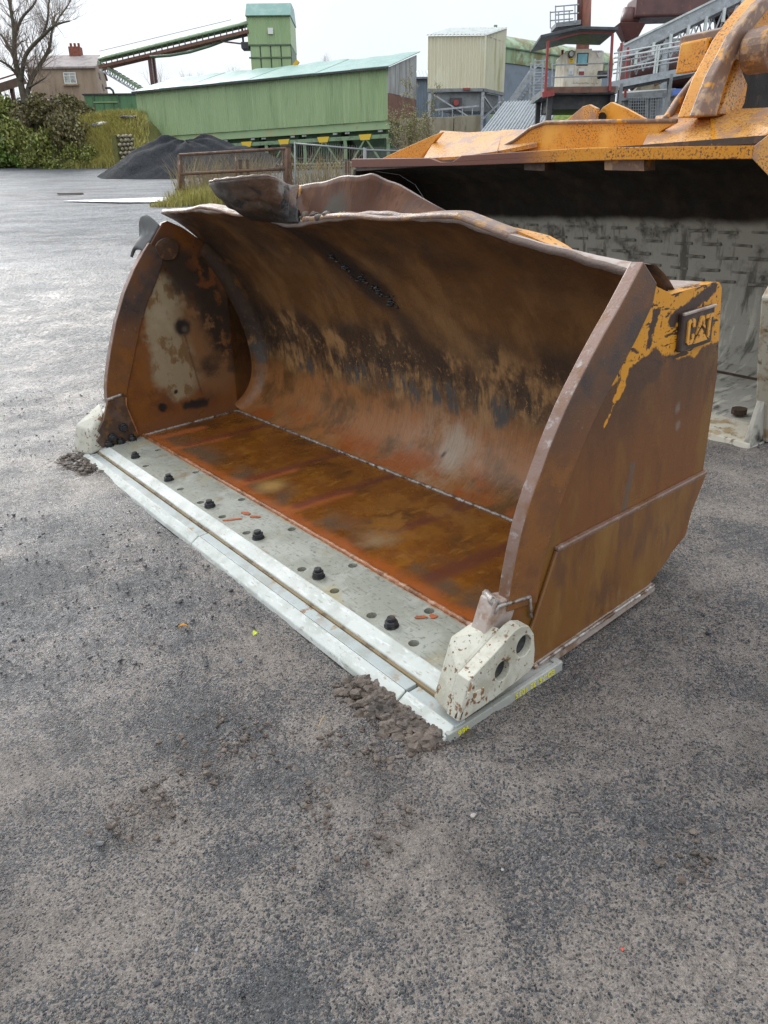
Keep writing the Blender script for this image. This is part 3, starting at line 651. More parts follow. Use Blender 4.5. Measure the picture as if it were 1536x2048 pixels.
# thick leading edge bars
def edge_bar(u0, u1, pts, wid, name, tip):
    mb = MB(); A, B = [], []
    for i, (v, w) in enumerate(pts):
        p, q = pts[max(0, i - 1)], pts[min(len(pts) - 1, i + 1)]; dv, dw = q[0] - p[0], q[1] - p[1]; l = math.hypot(dv, dw)
        A.append((v, w)); wd = wid[i] if isinstance(wid, list) else wid; B.append((v + dw / l * wd, w - dv / l * wd))
    b = 0
    for i in range(len(pts)):
        mb.v += [(u0, *A[i]), (u1, *A[i]), (u1, *B[i]), (u0, *B[i])]
    for i in range(len(pts) - 1):
        k = 4 * i
        mb.f += [(k, k + 4, k + 5, k + 1), (k + 1, k + 5, k + 6, k + 2), (k + 2, k + 6, k + 7, k + 3), (k + 3, k + 7, k + 4, k)]; mb.mi += [1, 0, 0, 0]
    k = 4 * (len(pts) - 1); mb.f += [(0, 1, 2, 3), (k + 3, k + 2, k + 1, k)]; mb.mi += [1, 1]
    return bb(mb, name, [M['bar'], M['edge_worn']], bevel=.005, fixn=True)
RE = [(p.y, p.z) for p in (b_on(x, y, 'u', 3.852) for x, y in ((1014, 1225), (1023, 1165), (1034, 1107), (1044, 1062), (1057, 1016), (1069, 980), (1084, 940), (1098, 900), (1114, 860), (1131, 820), (1150, 780), (1185, 712), (1210, 666), (1237, 619), (1271, 555), (1288, 523)))]
edge_bar(3.802, 3.852, RE, [.155] * 3 + [.165] * 10 + [.16, .15, .115], 'edge_bar', None)
LE = [(.21, .34), (.23, .45), (.26, .545), (.32, .70), (.40, .88), (.50, 1.06), (.60, 1.20), (.69, 1.305), (.74, 1.355)]
edge_bar(.085, .15, LE, [.13, .15, .16, .17, .17, .17, .17, .15, .12], 'edge_bar', None)
mb = MB().prism([(3.85, v, w) for v, w in ((.94, 1.285), (.985, 1.28), (1.045, 1.222), (1.0, 1.13), (.90, 1.16))], (.004, 0, 0))
# folded-over tip of the left side plate
mb = MB()
def tipf(a, b):
    base = Vector((.12, .70 + .15 * a, 1.30 + .15 * a)); o = Vector((-.12 * b - .02 * math.sin(b * 3), -.05 * b + .02 * math.sin(a * 5) * b, .07 * math.sin(b * 2.2) - .09 * b * (1 - a) + .015 * math.sin(a * 9) * b))
    return base + o
mb.grid(tipf, 14, 12); bb(mb, 'bent_tip', M['rubber'], smooth=True, solid=.02, label='grey folded over tip of the left side plate')
# lower wear plate on the right and the skid bar below it
WP = [(.555, .422), (1.493, .425), (1.42, .295), (1.27, .112), (1.14, .04), (.44, .01), (.40, .10)]
mb = MB().prism([(3.842, v, w) for v, w in WP], (.017, 0, 0)); bb(mb, 'wear_plate', M['side_low'], bevel=.005, segs=1)
mb = MB().bar((3.852, .555, .428), (3.852, 1.492, .431), .021, .014); bb(mb, 'wear_plate_rim', M['edge_worn'], bevel=.004)
mb = MB().prism([(3.80, v, w) for v, w in ((.43, .012), (1.16, .045), (1.16, .012), (.45, -.03))], (.075, 0, 0)); bb(mb, 'skid_bar', M['pale_steel'], bevel=.004)
bead([(3.876, .45, .014), (3.876, 1.15, .046)], .007)
# emblem plate: raised letters and triangle
LO = b_on(1360, 706, 'u', 3.862); LV = b_on(1423, 684, 'u', 3.862) - LO; LWv = b_on(1368, 627, 'u', 3.862) - LO; LO.x = 3.853
def lg(a, b, d=0): return LO + LV * a + LWv * b + Vector((d, 0, 0))
pl = bb(MB().prism([lg(a, b, -.012) for a, b in ((0, 0), (1, 0), (1, 1), (0, 1))], (.021, 0, 0)), 'emblem_plate', M['logo_plate'], bevel=.006)
bb(MB().prism([lg(a, b, .004) for a, b in ((.0, .93), (1, .93), (1, 1.01), (0, 1.01))], (.010, 0, 0)), 'emblem_rim', M['pale_steel'], pl, bevel=.003)
def letter(outline, holes=()):
    bb(MB().prism([lg(a, b, .0085) for a, b in outline], (.006, 0, 0), [[lg(a, b, .0085) for a, b in h] for h in holes]), 'letter', M['logo_letter'], pl)
letter([(.36, .58), (.36, .74), (.32, .80), (.19, .80), (.14, .74), (.14, .22), (.19, .15), (.30, .15), (.36, .22), (.36, .40), (.29, .40), (.29, .28), (.265, .24), (.235, .24), (.21, .28), (.21, .68), (.235, .72), (.265, .72), (.29, .68), (.29, .58)])
letter([(.42, .36), (.52, .80), (.63, .80), (.70, .44), (.63, .52), (.59, .56), (.62, .60), (.575, .72), (.55, .56), (.50, .50)])
letter([(.69, .70), (.69, .80), (.93, .80), (.93, .70), (.86, .70), (.86, .15), (.79, .20), (.79, .70)])
letter([(.37, .13), (.80, .13), (.59, .47)])

# corner shoes: white cast block forked over the bar end
def sh(px, py, u): return b_on(px, py, 'u', u)
outer = [(915, 1443), (938, 1362), (985, 1312), (1030, 1262), (1043, 1253), (1058, 1252), (1068, 1268), (1070, 1300), (1068, 1330), (1056, 1346), (985, 1400), (925, 1442)]
OUT = [sh(x, y, 3.925) for x, y in outer]
def grow(p, u, d=0): return Vector((u, p.y, p.z))
hole = lambda c, r: [(3.925, c.y + r * math.cos(t), c.z + r * 1.15 * math.sin(t)) for t in [2 * math.pi * k / 18 for k in range(18)]]
h1, h2 = sh(1048, 1292, 3.925), sh(1005, 1342, 3.925)
mb = MB().prism(OUT, (-.052, 0, 0), [hole(h1, .036), hole(h2, .034)])
shoe = bb(mb, 'corner_shoe', M['shroud'], bevel=.008, segs=2, label='white cast corner shoe with two bolt recesses')
for h in (h1, h2): bb(MB().prism([(3.90, v, w) for _, v, w in hole(h, .036)], (-.02, 0, 0)), 'bolt_recess', M['bolt'], shoe)
sq = [sh(x, y, 3.925) for x, y in ((946, 1384), (967, 1374), (968, 1394), (947, 1408))]
bb(MB().prism([p + Vector((-.002, 0, 0)) for p in sq], (.006, 0, 0)), 'shoe_square', M['shoe_worn'], shoe, bevel=.002)
# nose block between the two cheeks
a_ = [(p.y, p.z) for p in OUT]
nose = [(a_[0][0], a_[0][1]), (a_[1][0], a_[1][1]), (a_[2][0] + .01, a_[2][1] - .01), (.27, .15), (.26, .045), (.05, .028)]
mb = MB().hexa([(3.78, nose[0][0] + .02, .04), (3.874, nose[0][0] + .003, .038), (3.874, .30, .04), (3.75, .30, .045)],
               [(3.765, .135, .235), (3.874, a_[1][0] + .004, a_[1][1] - .004), (3.874, .262, .262), (3.765, .24, .245)])
bb(mb, 'shoe_nose', M['shroud'], shoe, bevel=.014, segs=3)
mb = MB().tube([OUT[0] + Vector((-.012, .012, 0)), OUT[1] + Vector((-.01, .012, -.012))], .013, 8); bb(mb, 'shoe_ridge', M['shoe_worn'], shoe, smooth=True)
mb = MB().hexa([(3.786, .185, .19), (3.850, .185, .19), (3.850, .30, .16), (3.786, .30, .16)], [(3.782, .262, .345), (3.846, .262, .345), (3.846, .38, .31), (3.782, .38, .31)])
bb(mb, 'bar_stub', M['pale_steel'], bevel=.006)
bead([(3.845, .262, .30), (3.854, .272, .325), (3.854, .425, .295)], .006); bead([(3.854, .425, .295), (3.854, .432, .21)], .006)
bead([(3.78, .285, .34), (3.845, .268, .335)], .016)
# left corner: burnt adapter plate inside, white shoe in front
AP = [(.215, .365), (.235, .382), (.335, .385), (.350, .355), (.335, .29), (.372, .065), (.36, .052), (.10, .052), (.075, .10), (.115, .135), (.10, .17), (.155, .24)]
mb = MB().prism([(.140, v, w) for v, w in AP], (.028, 0, 0)); bb(mb, 'adapter_plate', M['adapter'], bevel=.004)
bead([(.165, .215, .372), (.165, .330, .388)], .010); bead([(.165, .345, .36), (.165, .335, .30), (.165, .372, .07)], .007, mat='weld_rust')
mb = MB().hexa([(-.03, -.055, .01), (.145, .02, .01), (.15, .11, .03), (-.04, .16, .03)], [(-.045, .01, .20), (.135, .055, .175), (.14, .17, .28), (-.035, .21, .32)])
lshoe = bb(mb, 'corner_shoe', M['shroud'], bevel=.016, segs=3, label='pale blunt corner shoe at the far end')
mb = MB().hexa([(.0, .12, .02), (.10, .12, .02), (.10, .36, .02), (.0, .36, .02)], [(.0, .16, .27), (.10, .16, .27), (.10, .33, .30), (.0, .33, .30)]); bb(mb, 'shoe_cheek', M['shroud'], lshoe, bevel=.01)

# lip bars along the torn edge, spill guard and the curled flap
def lipbar(u0, u1, r, n, name):
    P = []
    for k in range(n + 1):
        u = u0 + (u1 - u0) * k / n; v, w = lip(u); P.append(Vector((u, v + .045, w + .012 + .006 * math.sin(u * 9))))
    mb = MB(); b = []
    for p in P:
        b.append([p + Vector((0, -.046, -.010)), p + Vector((0, -.047, .004)), p + Vector((0, -.034, .013)), p + Vector((0, .035, .016)), p + Vector((0, .045, .006)), p + Vector((0, .042, -.02))])
    for ring in b: mb.v += [tuple(q) for q in ring]
    for i in range(n):
        for k in range(6): mb.f.append((6 * i + k, 6 * i + (k + 1) % 6, 6 * i + 6 + (k + 1) % 6, 6 * i + 6 + k))
    mb.f += [tuple(range(6)), tuple(6 * n + k for k in reversed(range(6)))]; mb.mi = [0] * len(mb.f)
    bb(mb, name, M['lip'], smooth=False, fixn=True, bevel=.006)
lipbar(.16, 1.30, .03, 40, 'lip_bar'); lipbar(1.92, 3.30, .03, 50, 'lip_bar')
GT = [b_on(x, y, 'v', 1.0) for x, y in ((575, 385), (590, 374), (618, 374), (660, 364), (705, 356), (745, 353), (765, 360), (800, 379), (893, 428))]
mb = MB()
def gf(a, b):
    x = a * (len(GT) - 1); i = min(int(x), len(GT) - 2); top = GT[i].lerp(GT[i + 1], x - i)
    bot = Vector((top.x + .02, .93, lip(top.x)[1] + .01)); p = bot.lerp(top, b); p.y += .012 * math.sin(a * 9) * b; p.z += .004 * math.sin(a * 31) * b
    return p
mb.grid(gf, 48, 8); bb(mb, 'spill_guard', M['guard'], smooth=True, solid=.024)
bb(MB().tube([gf(k / 60, 1) + Vector((0, 0, .004)) for k in range(61)], .0085, 6), 'guard_rim', M['torn_edge'], smooth=True)
FT = [b_on(*p, 'v', v) for p, v in (((420, 366), .62), ((432, 362), .62), ((470, 358), .66), ((505, 354), .70), ((535, 353), .76), ((555, 360), .84), ((578, 374), .94), ((598, 374), .99))]
mb = MB()
def ff(a, b):
    x = a * (len(FT) - 1); i = min(int(x), len(FT) - 2); top = FT[i].lerp(FT[i + 1], x - i)
    u = 1.40 + .50 * a ** .9; lv, lw = lip(u); bot = Vector((u, lv - .004, lw - .008))
    p = bot.lerp(top, b); k = math.sin(b * math.pi)
    p += Vector((.02 * k, -.035 * k * (1 - a * .3), -.012 * k)); p += Vector((0, .012, .010)) * (math.sin(a * 13 + b * 5) * .5 + math.sin(a * 29 + b * 11) * .3 + math.sin(b * 23 + a * 6) * .25) * k
    return p
mb.grid(ff, 48, 26); bb(mb, 'torn_flap', M['flap'], smooth=True, solid=.022, label='grey curled flap torn from the spill guard')
bb(MB().tube([ff(k / 60, 1) + Vector((0, 0, .003)) for k in range(61)], [.008 + .002 * math.sin(k) for k in range(61)], 6), 'flap_rim', M['torn_edge'], smooth=True)
def lump(c, r, seed, sub=2, sq=(1, 1, .7), rough=.0):
    bm = bmesh.new(); bmesh.ops.create_icosphere(bm, subdivisions=sub, radius=1); rnd = random.Random(seed); ph = [rnd.uniform(0, 6) for _ in range(6)]
    cut = [(Vector((rnd.gauss(0, 1), rnd.gauss(0, 1), rnd.gauss(0, 1))).normalized(), rnd.uniform(.45, .8)) for _ in range(6)]
    vs = []
    for v in bm.verts:
        k = 1 + .22 * math.sin(v.co.x * 3 + ph[0]) * math.sin(v.co.y * 3.5 + ph[1]) + .18 * math.sin(v.co.z * 5 + ph[2]) * math.sin(v.co.x * 6 + ph[3]) + .10 * math.sin(v.co.y * 11 + ph[4])
        q = v.co * k
        for n_, d_ in cut:                     # flatten facets so lumps look broken, not round
            e = q.dot(n_) - d_
            if e > 0: q = q - n_ * e * .85
        if rough: q = q * (1 + rnd.uniform(-rough, rough))
        vs.append((c[0] + q.x * r * sq[0], c[1] + q.y * r * sq[1], c[2] + q.z * r * sq[2]))
    fs = [tuple(x.index for x in f.verts) for f in bm.faces]; bm.free(); return vs, fs
mb = MB()
for k in range(26):
    u = random.uniform(1.86, 2.42); mb.add(*lump((u, random.uniform(.90, .97), lip(u)[1] + random.uniform(.005, .03)), random.uniform(.018, .045), k))
bb(mb, 'mud_crust', M['mud'], smooth=True, kind='stuff')
mb = MB()
for k in range(46):
    f = min(1, abs(random.gauss(.75, .22))); p = shell_pt(1.62 + .42 * f + random.gauss(0, .028), .86 - .2 * f + random.gauss(0, .012), -.002); mb.add(*lump(p, random.uniform(.005, .019), k, 2, (1.3, 1, .6)))
bb(mb, 'tar_lumps', M['bolt'], smooth=True, kind='stuff')

# yellow hand-painted numbers on the end of the base edge, upside down
def paint_text(txt, size, org, ax, ay, name, mat, parent, thick=.0006):
    cu = bpy.data.curves.new('t', 'FONT'); cu.body = txt; cu.size = size; cu.extrude = thick; cu.resolution_u = 2
    to = bpy.data.objects.new('t', cu); COL.objects.link(to); dg = bpy.context.evaluated_depsgraph_get(); dg.update()
    me = bpy.data.meshes.new_from_object(to.evaluated_get(dg)); bpy.data.objects.remove(to)
    ax, ay = Vector(ax), Vector(ay); az = ax.cross(ay)
    for v in me.vertices:
        c = v.co.copy(); v.co = Vector(org) + ax * c.x + ay * c.y + az * c.z
    me.name = name; me.materials.clear(); me.materials.append(mat)
    return put(bpy.data.objects.new(name, me), parent)
paint_text('ED-75132 1035', .032, (3.9165, .490, -.004), (0, -1, 0), (0, 0, -1), 'painted_number', M['marker'], bucket)
paint_text('966', .034, (3.9165, .070, -.004), (0, -1, 0), (0, 0, -1), 'painted_number', M['marker'], bucket)

# ------------------------------------------------------------------ wheel loader behind: frame u (width), v (away), w (up)
LO2 = Vector((2.245, 4.133, .215)); LU, LVv, LW = Vector((.548, -.836, -.008)).normalized(), Vector((.836, .548, .066)).normalized(), None
LW = LU.cross(LVv).normalized(); LVv = LW.cross(LU).normalized()
LROT = Matrix((LU, LVv, LW)).transposed()
def l_on(px, py, k, val):
    r = ray(px, py); ax = (LU, LVv, LW)['uvw'.index(k)]
    p = CAM + r * ((LO2 + ax * val - CAM).dot(ax) / r.dot(ax)) - LO2
    return Vector((p.dot(LU), p.dot(LVv), p.dot(LW)))
M['ly'] = m_('loader_yellow_paint', (.66, .26, .012), [((.115, .055, .022), [('n', 75, .545, .575, (1, 1, 1), 3, 7), ('n', 5, .30, .55)]), ((.74, .36, .05), [('n', 3, .45, .65)])], (.28, .45), bump=[(60, .25, .003)])
M['ly_worn'] = m_('loader_scoured_yellow', (.66, .33, .085), [((.16, .085, .045), [('n', 80, .535, .57, (1, 1, 1), 3, 7), ('n', 4, .30, .55)]), ((.38, .22, .14), [('n', 6, .48, .62)])], (.25, .42), bump=[(60, .3, .003)])
M['lbar'] = m_('loader_lip_paint', (.66, .27, .014), [((.135, .055, .030), [('n', 60, .53, .56, (1, 1, 1), 3, 8), ('n', 6, .36, .55)]), ((.165, .060, .038), [('ax', 'x', -1.9, -2.6, .4, 2)])], (.3, .5), bump=[(70, .3, .003)])
M['l_in'] = m_('loader_bucket_inside', (.016, .012, .009), [((.034, .022, .014), [('n', 4, .48, .68)]),  # near-black top paints in the shade under the lip; pale part below is dust
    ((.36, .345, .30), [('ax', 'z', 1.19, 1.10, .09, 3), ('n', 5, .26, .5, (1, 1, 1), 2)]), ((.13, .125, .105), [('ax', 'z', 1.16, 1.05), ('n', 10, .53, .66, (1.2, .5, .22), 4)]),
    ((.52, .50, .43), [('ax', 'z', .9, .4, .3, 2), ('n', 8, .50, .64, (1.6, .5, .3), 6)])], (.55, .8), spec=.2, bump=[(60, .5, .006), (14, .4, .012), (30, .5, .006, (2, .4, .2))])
M['wear'] = m_('dusty_wear_bar', (.24, .23, .195), [((.10, .092, .075), [('n', 8, .45, .62)])], (.6, .8))
M['l_dark'] = m_('loader_dark_rust', (.055, .034, .024), [((.12, .065, .035), [('n', 12, .5, .64)])], (.4, .6), bump=[(60, .3, .004)])
M['l_pale'] = m_('dusty_pale_edge', (.46, .43, .35), [((.30, .22, .12), [('n', 8, .48, .62)]), ((.16, .13, .09), [('n', 22, .56, .66)])], (.5, .7), bump=[(50, .5, .005)])
M['l_steel'] = m_('loader_scraped_brown', (.21, .125, .085), [((.42, .26, .14), [('n', 14, .50, .62)]), (YEL, [('n', 9, .58, .66)])], (.28, .5), bump=[(60, .4, .004)])
M['grease_shade'] = m_('black_grease_and_shade', (.022, .019, .017), [((.05, .034, .024), [('n', 14, .55, .68)])], (.5, .7), spec=.2, bump=[(30, .4, .006)])  # grease on the pins; the same black paints the shadow beside the arm
loader = thing('wheel_loader', 'big yellow wheel loader with a wide dark bucket parked behind the rusty one', 'wheel loader', LO2, LROT)
def lb(mb, name, mats, parent=None, **k): return mb.build(name, mats, parent or loader, local=True, **k)
LP = [(.0, .0), (.55, .045), (1.10, .085), (1.25, .13), (1.36, .24), (1.42, .40), (1.45, .62), (1.45, .85), (1.42, 1.10), (1.34, 1.32), (1.20, 1.50), (.98, 1.615), (.68, 1.665), (.42, 1.68)]
UL, UR = -5.05, -.055
mb = MB()
n = len(LP)
for u in (UL, UR):
    mb.v += [(u, v, w) for v, w in LP]
for u in (UL, UR):
    for i, (v, w) in enumerate(LP):
        a, b = LP[max(0, i - 1)], LP[min(n - 1, i + 1)]; dv, dw = b[0] - a[0], b[1] - a[1]; l = math.hypot(dv, dw)
        mb.v.append((u, v + dw / l * .04, w - dv / l * .04))
for i in range(n - 1):
    mb.f.append((i, i + 1, n + i + 1, n + i)); mb.mi.append(0)
    mb.f.append((2 * n + i, 3 * n + i, 3 * n + i + 1, 2 * n + i + 1)); mb.mi.append(1)
mb.f += [(n - 1, 3 * n - 1, 4 * n - 1, 2 * n - 1), (0, n, 3 * n, 2 * n)]; mb.mi += [2, 2]
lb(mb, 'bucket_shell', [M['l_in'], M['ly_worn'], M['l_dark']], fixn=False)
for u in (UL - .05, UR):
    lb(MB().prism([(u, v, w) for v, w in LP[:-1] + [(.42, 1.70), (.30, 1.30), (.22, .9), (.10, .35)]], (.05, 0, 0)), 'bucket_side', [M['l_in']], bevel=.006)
lb(MB().prism([l_on(x, y, 'u', UR - .01) for x, y in ((1508, 878), (1511, 790), (1514, 720), (1521, 595), (1540, 560), (1570, 600), (1570, 850), (1532, 880))], (.09, 0, 0)), 'side_edge', M['l_pale'], bevel=.012)
mb = MB().hexa([(UL, -.02, -.02), (.0, -.03, -.02), (.0, .30, -.02), (UL, .30, .0)], [(UL, -.0, .03), (-.01, -.0, .03), (-.01, .30, .052), (UL, .30, .045)])
lb(mb, 'base_edge', M['l_pale'], bevel=.006)
lb(MB().bar((UL, 1.10, .09), (UR, 1.10, .09), .02), 'weld_bead', M['l_dark'])
lb(MB().box((-.62, -.028, .028), (-.60, .30, .056)), 'edge_joint', M['groove'])
lb(MB().tube([(-.35, .42, .05), (-.35, .42, .085)], .05, 10), 'bolt_head', M['l_dark'], smooth=False)
bm0 = None
for r_, wz in enumerate((1.08, .985, .885, .79, .70)):
    for k in range(17):
        u = -.42 - k * .27 + (r_ % 2) * .12
        if u < UL + .1: continue
        v = float(np.interp(wz, [p[1] for p in LP[6:10]], [p[0] for p in LP[6:10]]))
        if bm0 is None: bm0 = lb(MB().box((-.085, -.017, -.011), (.085, .02, .011)), 'wear_bar', M['wear'], bevel=.006)
        else:
            c = bm0.copy(); COL.objects.link(c); bm0_c = c
        o_ = bm0 if r_ == 0 and k == 0 else c
        o_.location = (u + random.uniform(-.02, .02), v + random.uniform(0, .014), wz + random.uniform(-.008, .008)); o_.rotation_euler = (0, random.uniform(-.05, .05), 0)
# lip bar, dips at the left part
def lz(px, py): return l_on(px, py, 'v', .40)
top = [(703, 318), (858, 316), (880, 324), (904, 324), (923, 311), (1163, 296), (1507, 291)]
bot = [(1503, 318), (1230, 320), (929, 331), (703, 335)]
lb(MB().prism([lz(*p) for p in top + bot], (0, .07, 0)), 'lip_bar', M['lbar'], bevel=.006)
lb(MB().prism([lz(*p) for p in ((1507, 292), (1560, 250), (1560, 420), (1536, 352), (1503, 317))], (0, .07, 0)), 'lip_corner', M['ly_worn'], bevel=.006)
for a_, w_ in ((935, 145), (640, 75)):
    x0 = 700 + a_ / 1.837; x1 = x0 + w_ / 1.837
    lb(MB().prism([l_on(x, y, 'v', .47) for x, y in ((x0, 318), (x1, 316), (x1, 342), (x0, 340))], (0, .12, 0)), 'wear_block', M['l_dark'] if a_ < 700 else M['l_steel'])
# spill plates standing over the lip
def plate(name, pts, mat, th=(0, .035, 0), **k): return lb(MB().prism([l_on(x, y, 'v', v) for x, y, v in pts], th), name, mat, bevel=.005, **k)
def sheet(name, pts, mat, th=.03):             # a sloping plate given by corners with their own depth
    P = [l_on(x, y, 'v', v) for x, y, v in pts]; mb = MB(); mb.add(P, [tuple(range(len(P)))])
    return lb(mb, name, mat, solid=th, fixn=True)
plate('spill_plate', [(985, 306, .62), (1030, 282, .62), (1062, 258, .62), (1092, 247, .62), (1200, 245, .62), (1353, 244, .62), (1322, 262, .62), (1288, 293, .62), (1150, 300, .62)], M['ly'])
lb(MB().tube([l_on(x, y, 'v', .62) + Vector((0, 0, .006)) for x, y in ((985, 306), (1030, 282), (1062, 258), (1092, 247), (1200, 245), (1353, 244))], .016, 6), 'plate_rim', M['l_steel'], smooth=True)
sheet('slope_plate', [(1286, 294, .44), (1428, 292, .44), (1424, 224, .95), (1313, 236, .95)], M['ly_worn'])
sheet('slope_plate', [(1428, 292, .44), (1508, 293, .44), (1560, 255, .44), (1560, 219, .95), (1424, 224, .95)], M['ly_worn'])
lb(MB().bar(l_on(1428, 291, 'v', .43), l_on(1424, 223, 'v', .94), .03, .02), 'plate_joint', M['ly'])
sheet('slope_plate', [(848, 320, .45), (925, 316, .45), (940, 268, .95), (882, 264, .95)], M['ly_worn'])
sheet('slope_plate', [(925, 316, .45), (995, 306, .45), (1006, 264, .95), (940, 268, .95)], M['ly_worn'])
sheet('slope_plate', [(990, 307, .47), (1075, 290, .60), (1062, 262, .95), (1004, 263, .95)], M['ly_worn'])
plate('gusset', [(762, 318, .7), (795, 302, .7), (863, 272, .7), (884, 264, .7), (838, 320, .7)], M['ly'])
plate('ear', [(1100, 250, 1.05), (1135, 238, 1.05), (1165, 213, 1.05), (1178, 209, 1.05), (1194, 217, 1.05), (1190, 250, 1.05)], M['ly_worn'])
plate('ear', [(1180, 248, 1.2), (1205, 215, 1.2), (1222, 204, 1.2), (1250, 216, 1.2), (1298, 242, 1.2), (1300, 250, 1.2)], M['ly'])
lb(MB().tube([l_on(1204, 234, 'v', 1.16), l_on(1204, 234, 'v', 1.30)], .035, 12), 'ear_pin', M['grease_shade'])
# lift arm and linkage
def arm(name, pts, mat, u=-1.05, th=-.16, **k): return lb(MB().prism([l_on(x, y, 'u', u) for x, y in pts], (th, 0, 0)), name, mat, bevel=.01, **k)
A_OUT = [(1396, 232), (1412, 190), (1428, 150), (1452, 105), (1470, 70), (1495, 34), (1520, 4), (1536, -12), (1600, -60), (1600, 20), (1560, 60), (1530, 90), (1502, 112), (1486, 146), (1496, 170), (1490, 205), (1478, 232)]
arm('lift_arm', A_OUT, M['ly'])
arm('arm_edge', [(1396, 232), (1412, 190), (1428, 150), (1452, 105), (1470, 70), (1495, 34), (1520, 4), (1560, -30), (1568, -12), (1536, 20), (1512, 50), (1488, 84), (1466, 128), (1448, 178), (1434, 232)], M['l_steel'], u=-.99, th=-.07)
arm('arm_rib', [(1440, 228), (1462, 170), (1480, 118), (1492, 116), (1486, 146), (1488, 176), (1472, 208), (1464, 230)], M['ly_worn'], u=-1.02, th=-.04)
arm('arm_shadow', [(1470, 232), (1486, 190), (1482, 142), (1492, 110), (1530, 84), (1580, 60), (1580, 232)], M['grease_shade'], u=-1.14, th=-.35)  # black block standing in for the shadow beside the arm
c = l_on(1535, 98, 'u', -.85)
lb(MB().tube([c + Vector((.06, 0, 0)), c + Vector((-.12, 0, 0))], .13, 20), 'pin_boss', M['l_steel'], bevel=.02)
lb(MB().tube([c + Vector((.09, 0, 0)), c + Vector((-.1, 0, 0))], .085, 20), 'pin', M['grease_shade'], bevel=.01)
arm('bracket', [(1406, 140), (1418, 76), (1440, 66), (1453, 66), (1450, 98), (1428, 138)], M['ly'], u=-1.25, th=-.22)
arm('bracket_flap', [(1437, 76), (1440, 58), (1447, 54), (1470, 50), (1462, 70), (1452, 80)], M['l_steel'], u=-1.2, th=-.30)
c = l_on(1444, 72, 'u', -1.19); lb(MB().tube([c, c + Vector((.03, 0, 0))], .022, 8), 'bolt_head', M['grease_shade'])
arm('gusset', [(1338, 234), (1362, 196), (1392, 158), (1408, 138), (1424, 152), (1414, 186), (1396, 232)], M['ly'], u=-1.5, th=-.06)
lb(MB().tube([l_on(x, y, 'u', -1.5) for x, y in ((1330, 240), (1338, 232), (1362, 194), (1392, 156), (1408, 137))], .028, 6), 'gusset_rim', M['l_steel'], smooth=True)
lb(MB().box((-3.6, 1.5, .35), (-1.2, 1.75, 1.45)), 'coupler_frame', M['l_dark'], bevel=.02)

# ------------------------------------------------------------------ background: materials
M['green'] = m_('green_painted_sheet', (.315, .425, .215), [((.20, .16, .07), [('n', 5, .62, .70, (1, 1, .06), 14), ('k', .55)]), ((.265, .375, .185), [('n', .8, .45, .65, (1, 1, .15), 2)]), ((.37, .475, .26), [('n', 6, .50, .68, (1, 1, .05), 3)]), ((.20, .28, .13), [('n', 2.2, .58, .70, (1, 1, .15), 6), ('k', .7)])], (.4, .6))
M['green_lo'] = m_('faded_green_steel', (.30, .42, .22), [((.40, .40, .20), [('n', .7, .50, .66, (1, 1, 1.5), 2)]), ((.34, .24, .10), [('n', 1.2, .60, .72, (1, 1, 2), 3)])], (.45, .6))
M['green_dk'] = m_('dark_green_steel', (.075, .125, .075), [((.11, .17, .10), [('n', 2, .45, .65)])], (.45, .6))
M['green_fr'] = m_('green_frame_steel', (.20, .30, .165), [((.14, .2, .11), [('n', 3, .5, .65)])], (.4, .6))
M['teal'] = m_('teal_roof_sheet', (.19, .345, .30), [((.26, .41, .36), [('n', 1.2, .45, .65)]), ((.20, .33, .28), [('n', 3, .55, .7)])], (.3, .5))
M['shed_green'] = m_('shed_green_boards', (.105, .235, .115), [((.075, .17, .085), [('n', 3, .45, .65, (1, 1, .1))])], (.5, .7))
M['bg_yellow'] = m_('yellow_bracket_paint', (.72, .48, .03), (), (.4, .5))
M['clad_grey'] = m_('weathered_grey_board', (.33, .34, .33), [((.20, .19, .18), [('n', 3, .45, .62, (1, 1, .1))]), ((.45, .46, .46), [('n', 5, .55, .7, (1, 1, .08), 2)])], (.5, .7))
M['clad_rust'] = m_('rusty_sheet', (.17, .075, .045), [((.11, .05, .032), [('n', 4, .45, .65)])], (.5, .7))
M['cream'] = m_('cream_cladding', (.66, .62, .45), [((.72, .70, .54), [('n', 1, .45, .65, (1, 1, .3))]), ((.36, .33, .14), [('n', 2.5, .60, .74, (1, 1, .12), 3), ('k', .7)])], (.35, .5))
M['cream_side'] = m_('cream_cladding_mossy', (.58, .56, .40), [((.38, .37, .18), [('n', 2.5, .48, .66, (1, 1, .12), 3)])], (.4, .55))
M['roof_pale'] = m_('pale_roof_sheet', (.62, .66, .64), [((.50, .53, .50), [('n', 3, .45, .65)])], (.35, .5))
M['blue_grey'] = m_('blue_grey_cladding', (.175, .215, .255), [((.145, .18, .215), [('n', 1.5, .45, .65)])], (.4, .55))
M['roof_blue'] = m_('pale_blue_roof', (.45, .55, .62), [((.36, .45, .52), [('n', 2, .45, .65)])], (.3, .5))
M['canopy'] = m_('dark_canopy_sheet', (.075, .085, .095), [((.05, .055, .06), [('n', 3, .45, .65)])], (.4, .55))
M['galv'] = m_('galvanised_steel', (.36, .385, .40), [((.27, .29, .30), [('n', 4, .45, .65)]), ((.46, .49, .50), [('n', 9, .52, .7)])], (.35, .5), metal=.25)
M['dull_steel'] = m_('dull_grey_steel', (.22, .235, .24), [((.15, .155, .155), [('n', 3, .45, .65)])], (.45, .6))
M['dark_steel'] = m_('dark_machine_steel', (.045, .045, .048), [((.085, .075, .065), [('n', 3, .5, .65)])], (.45, .65))
M['brown_steel'] = m_('brown_oxide_steel', (.125, .052, .046), [((.085, .038, .036), [('n', 1.4, .45, .65)]), ((.20, .075, .05), [('n', 4, .58, .7)])], (.3, .5))
